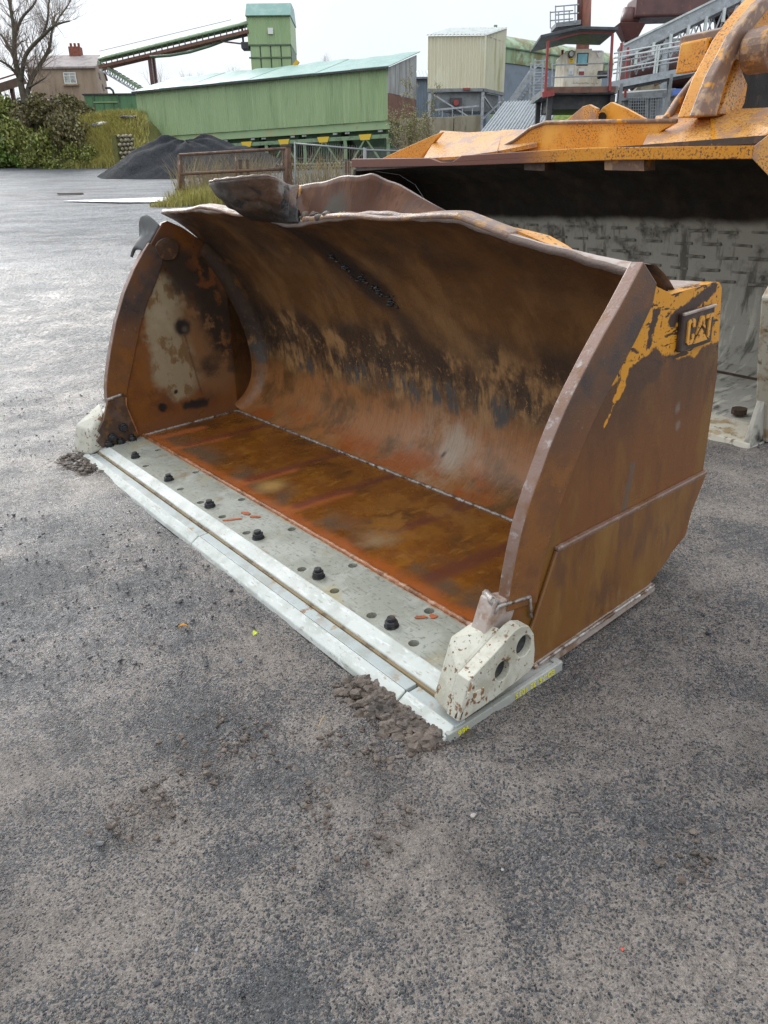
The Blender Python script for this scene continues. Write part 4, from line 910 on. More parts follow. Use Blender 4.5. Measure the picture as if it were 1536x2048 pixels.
M['gantry'] = m_('faded_brown_gantry', (.20, .13, .10), [((.14, .09, .07), [('n', 2, .45, .65)])], (.6, .8))
M['rust_pipe'] = m_('rusty_stack', (.26, .095, .055), [((.16, .06, .045), [('n', 3, .45, .62, (1, 1, .3))])], (.5, .7))
M['red'] = m_('red_painted_steel', (.30, .040, .036), [((.21, .034, .032), [('n', 6, .5, .65)])], (.35, .5))
M['cab'] = m_('cream_cab_panel', (.62, .55, .42), [((.42, .33, .21), [('n', 6, .52, .70, (1, 1, .2))]), ((.70, .65, .54), [('n', 2, .45, .6, (1, 1, 1), 3)])], (.4, .55))
M['glass'] = m_('cab_glass', (.10, .33, .38), [((.16, .45, .50), [('n', 2, .45, .6)])], (.04, .08), spec=.8)
M['pane'] = m_('window_pane', (.42, .45, .42), [((.24, .25, .22), [('n', 3, .5, .6)])], (.05, .15), spec=.6)
M['white'] = m_('white_paint', (.72, .72, .68), (), (.4, .5))
M['concrete'] = m_('stained_concrete', (.30, .265, .19), [((.20, .17, .11), [('n', 1.6, .45, .65, (1, 1, .3))]), ((.12, .12, .055), [('n', 2.6, .58, .72, (1, 1, .25), 2)])], (.7, .85), bump=[(10, .3, .02)])
M['render'] = m_('brown_roughcast_wall', (.36, .275, .20), [((.29, .215, .155), [('n', 1.2, .42, .64, (1, 1, .35))]), ((.18, .12, .09), [('n', 3, .58, .72, (1, 1, .2), 2)])], (.8, .9), bump=[(14, .4, .02)])
M['brickwall'] = m_('pinkish_old_wall', (.20, .125, .105), [((.13, .085, .07), [('n', 2.5, .45, .62)])], (.8, .9), bump=[(10, .4, .02)])
M['slate'] = m_('grey_pink_roof', (.36, .315, .30), [((.24, .22, .21), [('n', 1.6, .45, .65)])], (.75, .85), spec=.2)
M['brick'] = m_('chimney_brick', (.26, .085, .05), [((.17, .06, .045), [('n', 6, .45, .6)])], (.8, .9))
M['frame_rust'] = m_('rusty_gate_frame', (.155, .085, .050), [((.09, .05, .034), [('n', 5, .5, .65)]), ((.30, .25, .19), [('n', 8, .62, .70, (1, 1, .5), 4)])], (.6, .8))
M['wire'] = m_('rusty_wire', (.20, .165, .13), (), (.6, .7))
M['gwire'] = m_('galvanised_wire', (.24, .25, .24), (), (.45, .55), metal=.2)
M['pile'] = m_('dark_gravel', (.014, .016, .019), [((.024, .026, .030), [('n', 1.3, .42, .62)]), ((.035, .037, .042), [('n', 14, .45, .6)])], (.75, .9), spec=.15, bump=[(12, .8, .04), (40, .5, .02)])
M['stone'] = m_('pale_stone', (.36, .32, .23), [((.25, .21, .14), [('n', 3, .45, .65)])], (.8, .9), bump=[(10, .5, .02)])
M['bank'] = m_('grassy_earth', (.115, .115, .030), [((.16, .15, .040), [('n', 2, .45, .65)]), ((.06, .055, .03), [('n', 5, .55, .68)])], (.85, .95), bump=[(8, .5, .05)])
M['grass'] = m_('yellow_green_grass', (.36, .33, .085), (), (.6, .7), island=.45)
M['drygrass'] = m_('dry_straw', (.34, .27, .13), (), (.6, .7), island=.3)
M['leaf'] = m_('olive_shrub_leaves', (.175, .20, .042), (), (.45, .6), island=.62)
M['leaf_d'] = m_('brown_shrub_leaves', (.16, .145, .055), (), (.5, .6), island=.5)
M['leaf_g'] = m_('green_bramble_leaves', (.13, .20, .036), (), (.45, .6), island=.5)
M['leaf_y'] = m_('yellow_willow_leaves', (.25, .24, .075), (), (.5, .6), island=.35)
M['bark'] = m_('tree_bark', (.105, .083, .062), [((.06, .06, .035), [('n', 6, .45, .62)])], (.8, .9), bump=[(20, .5, .01)])
M['twig'] = m_('bare_twigs', (.20, .155, .115), (), (.8, .9))
M['twig_far'] = m_('far_bare_twigs', (.34, .31, .29), (), (.8, .9))
M['moss'] = m_('moss_on_sheet', (.165, .255, .030), [((.10, .13, .035), [('n', 2, .5, .65)])], (.85, .95), bump=[(18, .8, .02)])
M['tank_green'] = m_('green_curved_cover', (.245, .365, .21), [((.17, .15, .045), [('ax', 'z', 11.2, 10.4, 1.2, .8, (1, 1, .3)), ('n', 1.8, .36, .58, (1, 1, .15))]), ((.32, .44, .28), [('n', 1, .5, .66)])], (.4, .55))
M['timber'] = m_('old_plank', (.22, .13, .075), (), (.7, .8))
M['flood_sheen'] = m_('painted_sky_reflection', (.74, .75, .76), [((.62, .63, .63), [('n', .8, .5, .66)])], (.2, .4), spec=.6)  # near-white colour stands in for sky reflected in standing water
M['rubble'] = m_('plastic_sheet_scrap', (.10, .10, .11), (), (.4, .5))

def mk(name, label, cat, base, group=None): return thing(name, label, cat, base, None, group)
UPV = Vector((0, 0, 1))

# ------------------------------------------------------------------ house on the left
D = 72.0
h0, h1 = at(54, 137, D), at(190, 135, D); zb = T(h0.x, D) - .3
back = Vector((-.20, .98, 0)) * 6.5
g0, g1 = h0 + back, h1 + back
house = mk('stone_house', 'brown roughcast two storey house with one chimney behind the bare tree', 'house', (h0.x, h0.y, zb))
def flat(p, z): return Vector((p.x, p.y, z))
mb = MB().hexa([flat(p, zb) for p in (h0, h1, g1, g0)], [flat(h0, h0.z), flat(h1, h0.z), flat(g1, h0.z), flat(g0, h0.z)])
rz = h0.z + 1.35; m0, m1 = (h0 + g0) / 2, (h1 + g1) / 2
for a, b, c in ((h0, g0, m0), (h1, g1, m1)):
    mb.prism([flat(a, h0.z - .01), flat(b, h0.z - .01), flat(c, rz)], (h1 - h0).normalized() * (.2 if a is h0 else -.2))
mb.build('wall', M['render'], house)
e = (h1 - h0).normalized() * .15; o = back.normalized() * .2
mb = MB().hexa([flat(h0 - e - o, h0.z - .06), flat(h1 + e - o, h0.z - .06), flat(m1 + e, rz), flat(m0 - e, rz)], [flat(h0 - e - o, h0.z + .08), flat(h1 + e - o, h0.z + .08), flat(m1 + e, rz + .14), flat(m0 - e, rz + .14)])
mb.hexa([flat(m0 - e, rz), flat(m1 + e, rz), flat(g1 + e + o, h0.z - .06), flat(g0 - e + o, h0.z - .06)], [flat(m0 - e, rz + .14), flat(m1 + e, rz + .14), flat(g1 + e + o, h0.z + .08), flat(g0 - e + o, h0.z + .08)])
roof = mb.build('roof', M['slate'], house)
c = m0.lerp(m1, .66); MB().box((c.x - .45, c.y - .35, rz - .3), (c.x + .55, c.y + .35, rz + .75)).build('chimney', M['brick'], house)
for k in (-.3, .05, .4): MB().tube([(c.x + k, c.y, rz + .75), (c.x + k, c.y, rz + 1.05)], .11, 8).build('chimney_pot', M['brick'], house)
def wrect(px0, py0, px1, py1, Y): return at(px0, py1, Y), at(px1, py1, Y), at(px1, py0, Y), at(px0, py0, Y)
def window(parent, px0, py0, px1, py1, Y, mats=('white', 'pane'), bars=1, sill=True):
    a, b, c_, d = wrect(px0, py0, px1, py1, Y); f = .07
    mb = MB().box((a.x, Y - .09, a.z), (b.x, Y - .03, a.z + f)).box((a.x, Y - .09, d.z - f), (b.x, Y - .03, d.z)).box((a.x, Y - .09, a.z + f), (a.x + f, Y - .03, d.z - f)).box((b.x - f, Y - .09, a.z + f), (b.x, Y - .03, d.z - f))
    for k in range(bars):
        x = a.x + (b.x - a.x) * (k + 1) / (bars + 1); mb.box((x - f / 3, Y - .088, a.z + f), (x + f / 3, Y - .035, d.z - f))
    zz = a.z + (d.z - a.z) * .66; mb.box((a.x + f, Y - .086, zz), (b.x - f, Y - .036, zz + f * .7))
    o = mb.build('window', M[mats[0]], parent)
    MB().box((a.x + f * .5, Y - .055, a.z + f * .5), (b.x - f * .5, Y - .05, d.z - f * .5)).build('pane', M[mats[1]], o)
    if sill: MB().box((a.x - .12, Y - .22, a.z - .14), (b.x + .12, Y - .02, a.z - .004)).build('sill', M['render'], o)
window(house, 130, 145, 155, 168, D)
for py0, py1, k in ((147, 158, .35), (170, 180, .55)):
    p = h1.lerp(g1, k); z0 = at(199, py1, p.y).z; z1 = at(199, py0, p.y).z; n_ = Vector((.91, -.42, 0)) * .05; q = back.normalized() * .5
    MB().hexa([flat(p - q, z0), flat(p + q, z0), flat(p + q + n_, z0), flat(p - q + n_, z0)], [flat(p - q, z1), flat(p + q, z1), flat(p + q + n_, z1), flat(p - q + n_, z1)]).build('window', M['dark_steel'], house)
a0, a1 = at(78, 198, 69), at(176, 203, 69)
MB().hexa([flat(a0, zb), flat(a1, zb), flat(a1, zb) + Vector((0, 3, 0)), flat(a0, zb) + Vector((0, 3, 0))], [a0, a1, a1 + Vector((0, 3, 0)), a0 + Vector((0, 3, 0))]).build('lean_to', M['brickwall'], house)

# ------------------------------------------------------------------ low green shed with double doors
D = 66.0
a, b = at(168, 193, D), at(283, 187, D); zt = (a.z + b.z) / 2; zb = T(a.x, D) + .2
shed = mk('green_shed', 'low dark green shed with ribbed double doors between house and long green building', 'shed', (a.x, D, zb))
MB().box((a.x, D, zb), (b.x, D + 4, zt)).build('wall', M['shed_green'], shed)
MB().box((a.x - .1, D - .12, zt), (b.x, D + 4.1, zt + .10)).build('roof_edge', M['dark_steel'], shed)
def pdoor(x0, x1, y0, y1):
    p, q, r_, s_ = wrect(x0, y0, x1, y1, D); o = MB().box((p.x, D - .07, p.z), (q.x, D - .01, s_.z)).build('door', M['shed_green'], shed, bevel=.01)
    MB().box((q.x - .22, D - .13, p.z + (s_.z - p.z) * .42), (q.x - .14, D - .072, p.z + (s_.z - p.z) * .52)).build('handle', M['dark_steel'], o)
for x in ((194, 213), (214, 232), (240, 268)): pdoor(x[0], x[1], 207, 242)
p, q, _, s_ = wrect(188, 204, 236, 206, D); MB().box((p.x, D - .14, p.z), (q.x, D - .02, s_.z)).build('door_rail', M['green_lo'], shed)
for x in (187, 236): p = at(x, 195, D); MB().box((p.x - .06, D - .10, zb), (p.x + .06, D - .02, zt - .02)).build('post', M['green_dk'], shed)
p = at(228, 189, D - .5); MB().tube([p, p + Vector((-.05, 0, .28)), p + Vector((-.25, 0, .45)), p + Vector((-.62, 0, .47))], .085, 8).build('vent_pipe', M['dark_steel'], shed, smooth=True)

# ------------------------------------------------------------------ long green hopper building
Lp, Rp = at(270, 183, 60), at(775, 133, 50); d_ = Vector((Rp.x - Lp.x, Rp.y - Lp.y, 0)); LEN = d_.length; d_.normalize(); nb = Vector((-d_.y, d_.x, 0))   # nb points away
zL, zR = Lp.z, Rp.z
def G(s, dep, z): return Vector((Lp.x, Lp.y, 0)) + d_ * (s * LEN) + nb * dep + UPV * z
def gz(s, px_l, px_r): return None
wz0 = at(280, 275, 60).z; wz1 = at(775, 240, 50).z
def wb(s): return wz0 + (wz1 - wz0) * s - .02
def ev(s): return zL + (zR - zL) * s
green = mk('hopper_building', 'long pale green sheeted storage building with teal roof standing over a row of hoppers', 'industrial building', G(0, 0, T(Lp.x, Lp.y)))
for i in range(5):
    s0, s1 = i / 5, (i + 1) / 5 + .001 * (i < 4); off = -.015 * (i % 2)
    MB().corrugated(G(s0, off, wb(s0)), G(s1, off, wb(s1)), G(s1, off, ev(s1)), G(s0, off, ev(s0)), 24, -.035, 6, .03).build('wall_sheet', M['green'], green)
MB().add([G(0, 0.02, wb(0)), G(0, 4, wb(0)), G(0, 4, ev(0) + 1.1), G(0, .02, ev(0))], [(0, 1, 2, 3)]).build('end_wall', M['green'], green)
RZ = at(819, 108, Rp.y + 3.7).z - zR
for i in range(8):
    s0, s1 = -.004 + 1.016 * i / 8, -.004 + 1.016 * (i + 1) / 8 - .0006; t = .02 * (i % 2)
    def rf(a, b, s0=s0, s1=s1, t=t):
        s = s0 + (s1 - s0) * a; return G(s, -.25 + 4.3 * b, ev(s) + .02 + RZ * (-.05 + 1.08 * b) + t + .05 * math.sin(s * 37) * math.sin(b * 5 + s * 20) * b)
    MB().grid(rf, 8, 6).build('roof_sheet', M['teal'], green, solid=.04, fixn=True)
MB().bar(G(-.004, -.27, ev(0) - .10), G(1.01, -.27, ev(1) - .10), .06, .10).build('eave_trim', M['dark_steel'], green)
for i in range(4):                            # weathered sheets of the gable end
    a, b = i / 4 * 3.9, (i + 1) / 4 * 3.9 - .03; top = lambda q: ev(1) + RZ * (q / 4) * .98 - .06
    zc = at(790, 192, Rp.y + 1.5).z
    MB().prism([G(1, a, zc), G(1, b, zc), G(1, b, top(b)), G(1, a, top(a))], d_ * (.05 + .02 * (i % 2))).build('cladding_sheet', M['clad_grey'], green)
MB().prism([G(1, 0, wb(1)), G(1, 3.9, wb(1)), G(1, 3.9, zc - .02), G(1, 0, zc - .02)], d_ * .05).build('gable_sheet', M['clad_rust'], green)
MB().box((0, 0, 0), (.01, .01, .01))
beam0 = at(300, 294, 60).z; beam1 = at(775, 262, 50).z
bz = lambda s: wb(s) - .46
mb = MB(); mb.hexa([G(.02, .12, bz(0)), G(1, .12, bz(1)), G(1, .3, bz(1)), G(.02, .3, bz(0))], [G(.02, .12, wb(0) + .05), G(1, .12, wb(1) + .05), G(1, .3, wb(1) + .05), G(.02, .3, wb(0) + .05)]); mb.build('bin_fascia', M['green_lo'], green)
NB = 6
for i in range(NB):
    s0, s1 = .04 + .955 * i / NB, .04 + .955 * (i + 1) / NB - .004; sm = (s0 + s1) / 2; zt_, zb_ = bz(sm), bz(sm) - 1.95
    MB().hexa([G(sm - .018, 1.4, zb_), G(sm + .018, 1.4, zb_), G(sm + .018, 2.4, zb_), G(sm - .018, 2.4, zb_)], [G(s0, .32, zt_ + .3), G(s1, .32, zt_ + .3), G(s1, 3.8, zt_ + .3), G(s0, 3.8, zt_ + .3)]).build('hopper', M['green_dk'], green)
    for s in (s0 + .02, s1 - .02): MB().hexa([G(s - .008, .10, bz(s) - .14), G(s + .008, .10, bz(s) - .14), G(s + .008, .13, bz(s) - .14), G(s - .008, .13, bz(s) - .14)], [G(s - .008, .10, bz(s) - .04), G(s + .008, .10, bz(s) - .04), G(s + .008, .13, bz(s) - .04), G(s - .008, .13, bz(s) - .04)]).build('lifting_lug', M['clad_grey'], green)
fz = lambda s: wb(s) - .86
MB().bar(G(.1, 0, fz(.1)), G(1, 0, fz(1)), .16, .22).build('frame_beam', M['green_fr'], green)
legs = [.10 + .15 * i for i in range(7)]
for s in legs:
    p = G(s, .02, 0); MB().bar(G(s, .02, fz(s) - .11), G(s, .02, T(p.x, p.y) - .1), .22).build('leg', M['green_fr'], green)
    MB().bar(G(s, 3.4, fz(s)), G(s, 3.4, T(p.x, p.y) - .1), .22).build('leg', M['green_fr'], green)
for a, b in zip(legs, legs[1:]):
    m = (a + b) / 2
    MB().bar(G(m, -.06, fz(m) - .06), G(a + .004, -.06, fz(a) - 1.9), .09).build('brace', M['green_fr'], green)
    MB().bar(G(m, -.06, fz(m) - .06), G(b - .004, -.06, fz(b) - 1.9), .09).build('brace', M['green_fr'], green)
    MB().bar(G(a, -.03, fz(a) - 1.75), G(b, -.03, fz(b) - 1.75), .08).build('tie', M['green_fr'], green)
    MB().hexa([G(m - .016, -.14, fz(m) - .16), G(m + .016, -.14, fz(m) - .16), G(m + .016, -.11, fz(m) - .16), G(m - .016, -.11, fz(m) - .16)], [G(m - .022, -.14, fz(m) + .16), G(m + .022, -.14, fz(m) + .16), G(m + .022, -.11, fz(m) + .16), G(m - .022, -.11, fz(m) + .16)]).build('bracket', M['bg_yellow'], green)
MB().hexa([G(.02, 4.3, T(-12, 58)), G(1, 4.3, T(0, 54)), G(1, 4.5, T(0, 54)), G(.02, 4.5, T(-12, 58))], [G(.02, 4.3, wb(0) + .5), G(1, 4.3, wb(1) + .5), G(1, 4.5, wb(1) + .5), G(.02, 4.5, wb(0) + .5)]).build('dark_backing', M['green_dk'], green)  # dark wall added to shut out the bright view behind the hoppers
# stone retaining wall behind the hoppers and the stub of one at the bank
def stone_wall(name, label, p, q, h, rows, cols, mat='stone', th=.5):
    w_ = mk(name, label, 'wall', p); d = (q - p); n_ = Vector((-d.y, d.x, 0)).normalized()
    first = None
    MB().hexa([p + n_ * .12, q + n_ * .12, q + n_ * th, p + n_ * th], [p + n_ * .12 + UPV * h * .98, q + n_ * .12 + UPV * h * .98, q + n_ * th + UPV * h * .98, p + n_ * th + UPV * h * .98]).build('wall_core', M['bank'], w_)
    sz = Vector((d.length / cols, .3, h / rows))
    mb = MB(); vs, fs = lump((0, 0, 0), .5, 5, 1, (1.02, 1, 1.0)); mb.add(vs, fs)
    rot = math.atan2(d.y, d.x)
    st = mb.build('stone', M[mat], w_, local=True); st.matrix_local = Matrix.Identity(4)
    k = 0
    for r_ in range(rows):
        for c_ in range(cols):
            o = st if k == 0 else st.copy()
            if k: COL.objects.link(o)
            k += 1
            f = (c_ + .5 + (r_ % 2) * .45 + random.uniform(-.08, .08)) / (cols + .5)
            pos = p + d * f + UPV * (h * (r_ + .5) / rows) + n_ * random.uniform(-.02, .06) - p
            o.location = pos; o.rotation_euler = (random.uniform(-.08, .08), random.uniform(-.08, .08), rot + random.choice((0, math.pi)) + random.uniform(-.06, .06))
            o.scale = (sz.x * random.uniform(.95, 1.35), sz.y, sz.z * random.uniform(1.0, 1.2))
    return w_
p = at(238, 300, 52); q = at(272, 296, 53.5)
stone_wall('stone_wall', 'broken pale stone wall stub between grass bank and gravel pile', flat(p, T(p.x, p.y) - .1), flat(q, T(q.x, q.y) - .1), at(250, 270, 52.5).z - T(p.x, p.y) + .1, 9, 4)
p = at(540, 345, 47.5); q = at(790, 338, 46); zz = T(p.x, 47)
stone_wall('stone_wall', 'long low rubble stone wall under the green hoppers behind the wire fence', flat(p, zz), flat(q, zz), .5, 3, 34)

# ------------------------------------------------------------------ green tower and the long conveyor
D = 64.0
a, b = at(500, 138, D), at(585, 138, D); zt = at(540, 31, D).z; z2 = at(540, 90, D).z; z1 = at(540, 140, D).z
tower = mk('screen_tower', 'tall green sheet clad tower at the top end of the covered conveyor', 'tower', (a.x, D, T(a.x, D)))
x0, x1 = a.x, b.x
MB().corrugated((x0, D, z2), (x1, D, z2), (x1, D, zt), (x0, D, zt), 22, -.03).build('front_cladding', M['green'], tower)
MB().box((x0, D + .02, z2), (x1, D + 4, zt)).build('upper_body', M['green'], tower)
pk = at(540, 14, D + 2).z
MB().hexa([(x0 - .06, D - .12, zt), (x1 + .06, D - .12, zt), (x1 + .06, D + 4.1, zt), (x0 - .06, D + 4.1, zt)], [(x0 - .06, D + .9, pk), (x1 + .06, D + .9, pk), (x1 + .06, D + 3, pk), (x0 - .06, D + 3, pk)]).build('roof', M['teal'], tower)
MB().box((x0 - .04, D - .16, zt - .06), (x1 + .04, D - .03, zt)).build('eave_trim', M['green_dk'], tower)
MB().box((x0 + .12, D + .1, z1), (x1 - .02, D + 3.9, z2)).build('lower_body', M['green_dk'], tower)
for r_ in range(2):
    for c_ in range(4):
        xa = x0 + .1 + (x1 - x0 - .12) * c_ / 4; xb = x0 + .1 + (x1 - x0 - .12) * (c_ + 1) / 4; za = z1 + (z2 - z1) * r_ / 2; zb_ = z1 + (z2 - z1) * (r_ + 1) / 2
        MB().box((xa + .05, D + .02, za + .06), (xb - .05, D + .1, zb_ - .06)).build('panel', M['green'], tower)
for z in (z2, (z1 + z2) / 2): MB().box((x0, D - .04, z - .05), (x1, D + .06, z + .05)).build('girt', M['green_dk'], tower)
p = at(541, 62, D - .05); MB().box((p.x - .2, D - .1, p.z - .2), (p.x + .2, D - .04, p.z + .2)).build('hatch', M['white'], tower)
for s in (x0 + .4, x1 - .4): MB().bar((s, D + .6, z1), (s, D + .6, T(s, D)), .3).build('leg', M['green_fr'], tower); MB().bar((s, D + 3.4, z1), (s, D + 3.4, T(s, D)), .3).build('leg', M['green_fr'], tower)
p = at(590, 128, D); MB().bar(p + Vector((-.2, 0, -.3)), p + Vector((.25, 0, .2)), .28).build('yellow_guard', M['bg_yellow'], tower)
conv = mk('covered_conveyor', 'long covered conveyor sloping up from the house to the green tower', 'conveyor', at(300, 170, 66))
c0, c1 = at(200, 124, 68), at(498, 52, 64.4)
def CV(s, dz=0, dy=0): return c0.lerp(c1, s) + Vector((0, dy, dz))
mb = MB()
for i in range(7): pass
def cvr(a, b):
    t = math.pi * b; return CV(a, .30 * math.sin(t) + .03, -.45 * math.cos(t))
MB().grid(cvr, 16, 8).build('belt_cover', M['green_fr'], conv, smooth=True, solid=.03)
for dy in (-.45, .45): MB().bar(CV(0, -.42, dy), CV(1, -.42, dy), .12, .22).build('stringer', M['clad_rust'], conv)
for k in range(26):
    s = (k + .5) / 26; MB().bar(CV(s, -.34, -.5), CV(s, .06, -.5), .07).build('idler_bracket', M['dark_steel'], conv)
MB().tube([CV(.02, .62, -.5), CV(.5, .58, -.5), CV(.9, .55, -.5)], .02, 5).build('hand_line', M['galv'], conv)
p = at(299, 112, 66.8); q = at(305, 166, 66.8)
MB().bar(p, flat(q, T(q.x, q.y)), .28).build('trestle_leg', M['brown_steel'], conv); MB().bar(p + Vector((0, 1, 0)), flat(q, T(q.x, q.y)) + Vector((0, 1, 0)), .28).build('trestle_leg', M['brown_steel'], conv)
MB().tube([at(x, y, 65) for x, y in ((300, 114), (340, 111), (380, 104), (420, 92), (460, 77), (499, 62))], .10, 6).build('sagging_pipe', M['green_dk'], conv, smooth=True)
MB().bar(at(428, 81, 65), at(487, 88, 64.5), .10).build('strut', M['brown_steel'], conv); MB().bar(at(484, 55, 64.6), at(487, 90, 64.6), .14).build('strut', M['dark_steel'], conv)
p = at(493, 92, 64.6); MB().box((p.x - .35, 64.2, p.z - .2), (p.x + .25, 65.4, p.z + .2)).build('end_pulley_box', M['dark_steel'], conv)
lat = mk('lattice_conveyor', 'open lattice conveyor sloping down behind the green shed', 'conveyor', at(280, 180, 67))
u0, u1 = at(196, 124, 69), at(290, 182, 66); l0, l1 = at(200, 140, 69), at(283, 190, 66)
for dy in (0, .7):
    o = Vector((0, dy, 0)); MB().bar(u0 + o, u1 + o, .16, .2).build('top_chord', M['green_fr'], lat); MB().bar(l0 + o, l1 + o, .08).build('bottom_chord', M['galv'], lat)
    for k in range(9):
        a, b, c_ = u0.lerp(u1, k / 9) + o, l0.lerp(l1, (k + .5) / 9) + o, u0.lerp(u1, (k + 1) / 9) + o
        MB().bar(a, b, .05).bar(b, c_, .05).build('lattice_bar', M['galv'], lat)
for k in range(12): p = u0.lerp(u1, (k + .4) / 12); MB().bar(p + Vector((0, .05, .12)), p + Vector((0, .65, .12)), .12).build('idler', M['dark_steel'], lat)
p, q = at(-60, 195, 60), at(48, 160, 63); bm_ = mk('brown_conveyor', 'brown steel conveyor gantry cut off by the left edge behind the tree', 'conveyor', p)
MB().bar(p, q, .6, .55).build('gantry_casing', M['gantry'], bm_); MB().bar(p + Vector((0, -.5, .4)), q + Vector((0, -.5, .4)), .1).build('gantry_rail', M['rust_pipe'], bm_)
for k in (.3, .75): a = p.lerp(q, k); MB().bar(a, flat(a, T(a.x, a.y) - .2), .25).build('leg', M['brown_steel'], bm_)

# ------------------------------------------------------------------ cream tower on legs, grey sheds, green curved cover
D = 45.0
a, b = at(855, 180, D), at(966, 176, D); ta, tb = at(856, 78, D), at(967, 65, D); dp = Vector((.62, .78, 0)) * 2.3
cream = mk('cream_tower', 'cream corrugated cabin tower raised on grey steel legs over a hopper', 'tower', flat(a, T(a.x, D)))
zb = (a.z + b.z) / 2; zt = (ta.z + tb.z) / 2; a, b = flat(a, zb), flat(b, zb); A, B = flat(a, zt), flat(b, zt); rise = at(990, 56, D + 1.8).z - zt
MB().corrugated(a, b, B, A, 16, -.05).build('front_cladding', M['cream'], cream)
MB().corrugated(b + Vector((.02, .02, 0)), b + dp, B + dp, B + Vector((.02, .02, 0)), 5, -.04).build('side_cladding', M['cream_side'], cream)
MB().prism([B + UPV * .0, B + dp, B + dp + UPV * rise], Vector((-.05, .03, 0))).build('gable', M['cream_side'], cream)
MB().hexa([a + Vector((.05, .06, 0)), b + Vector((-.05, .06, 0)), b + dp * .97, a + dp * .97], [A + Vector((.05, .06, 0)), B + Vector((-.05, .06, 0)), B + dp * .97, A + dp * .97]).build('body', M['cream_side'], cream)
MB().corrugated(A + Vector((-.1, -.12, 0)), B + Vector((.1, -.12, 0)), B + dp + UPV * rise + Vector((.1, 0, 0)), A + dp + UPV * rise + Vector((-.1, 0, 0)), 16, .05).build('roof', M['roof_pale'], cream)
MB().bar(b + Vector((.03, -.05, 0)), B + Vector((.03, -.05, 0)), .09).build('corner_trim', M['cream'], cream)
for f in (0, 1):
    for g_ in (0, 1):
        p = a.lerp(b, .02 + .96 * f) + dp * (.05 + .9 * g_); MB().bar(p, flat(p, T(p.x, p.y)), .17).build('leg', M['galv'], cream)
MB().bar(a + UPV * -.06, b + UPV * -.06, .16, .16).build('floor_beam', M['dull_steel'], cream); MB().bar(b + UPV * -.06, b + dp + UPV * -.06, .16).build('floor_beam', M['dull_steel'], cream)
hz = at(900, 222, D).z
MB().hexa([flat(a + dp * .1, hz) + Vector((.5, 0, 0)), flat(b + dp * .1, hz) - Vector((.25, 0, 0)), flat(b + dp * .9, hz) - Vector((.25, 0, 0)), flat(a + dp * .9, hz) + Vector((.5, 0, 0))], [a + dp * .1 + Vector((.2, 0, -.15)), b + dp * .1 + Vector((-.2, 0, -.15)), b + dp * .9 + Vector((-.2, 0, -.15)), a + dp * .9 + Vector((.2, 0, -.15))]).build('hopper', M['dull_steel'], cream)
MB().bar(at(868, 190, D - .1), at(935, 232, D - .1), .07).build('brace', M['galv'], cream)
MB().bar(at(870, 220, D - .15), at(958, 212, D - .15), .09).build('rail', M['galv'], cream)
for k in range(4): p = at(885 + 20 * k, 219 - 2 * k, D - .15); MB().bar(p, p - UPV * .6, .05).build('rail_post', M['galv'], cream)
q = b + dp; MB().bar(b - UPV * .3, flat(q, zb - 1.5), .08).bar(flat(q, zb - .3), flat(b, zb - 1.5), .08).build('cross_brace', M['galv'], cream)
p = at(912, 206, D - .1); MB().box((p.x - .32, D - .1, p.z - .2), (p.x + .32, D + .3, p.z + .25)).build('lamp_box', M['dark_steel'], cream)
MB().tube([p + Vector((0, -.03, 0)), p + Vector((0, -.12, 0))], .15, 12).build('red_lamp', M['red'], cream)
p = at(935, 178, D - .12); MB().box((p.x - .25, D - .16, p.z - .05), (p.x + .15, D - .1, p.z + .05)).build('red_tag', M['red'], cream)
D = 66.0
a, b = at(780, 240, D), at(1110, 240, D); ze, zr = at(900, 154, D).z, at(900, 141, D + 3).z; gs = mk('grey_shed', 'long blue grey corrugated shed with pale roof behind the cream tower', 'shed', (a.x, D, T(a.x, D)))
MB().corrugated((a.x, D, T(a.x, D)), (b.x, D, T(b.x, D)), (b.x, D, ze), (a.x, D, ze), 60, -.05).build('wall', M['blue_grey'], gs)
MB().corrugated((a.x - .2, D - .25, ze + .02), (b.x, D - .25, ze + .02), (b.x, D + 3, zr), (a.x - .2, D + 3, zr), 50, .05).build('roof', M['roof_blue'], gs)
MB().box((a.x - .2, D - .28, ze - .14), (b.x, D - .2, ze)).build('gutter', M['dull_steel'], gs)
MB().box((a.x, D + .06, T(a.x, D)), (b.x, D + 6, ze - .02)).build('shed_body', M['blue_grey'], gs)
D = 58.0
a = at(988, 122, D); z0 = at(1000, 122, D).z; zk = at(1000, 92, D).z; zt = at(1000, 71, D).z + .6
tk = mk('curved_cover', 'mossy green curved roof hall rising behind the cream tower', 'industrial building', flat(a, T(a.x, D)))
dx = Vector((10.5, 7.5, 0)); 
def cc(u, v):
    t = v * math.pi * .5; return a + dx * u + Vector((-.0, 0, 0)) + Vector((0, 3.4 * (1 - math.cos(t)), 0)) + UPV * (zk - a.z + (zt - zk) * math.sin(t))
MB().grid(cc, 10, 10).build('roof', M['tank_green'], tk, smooth=True)
MB().hexa([flat(a, z0), flat(a + dx, z0), flat(a + dx, z0) + Vector((0, .3, 0)), flat(a, z0) + Vector((0, .3, 0))], [flat(a, zk + .05), flat(a + dx, zk + .05), flat(a + dx, zk + .05) + Vector((0, .3, 0)), flat(a, zk + .05) + Vector((0, .3, 0))]).build('upper_wall', M['tank_green'], tk)
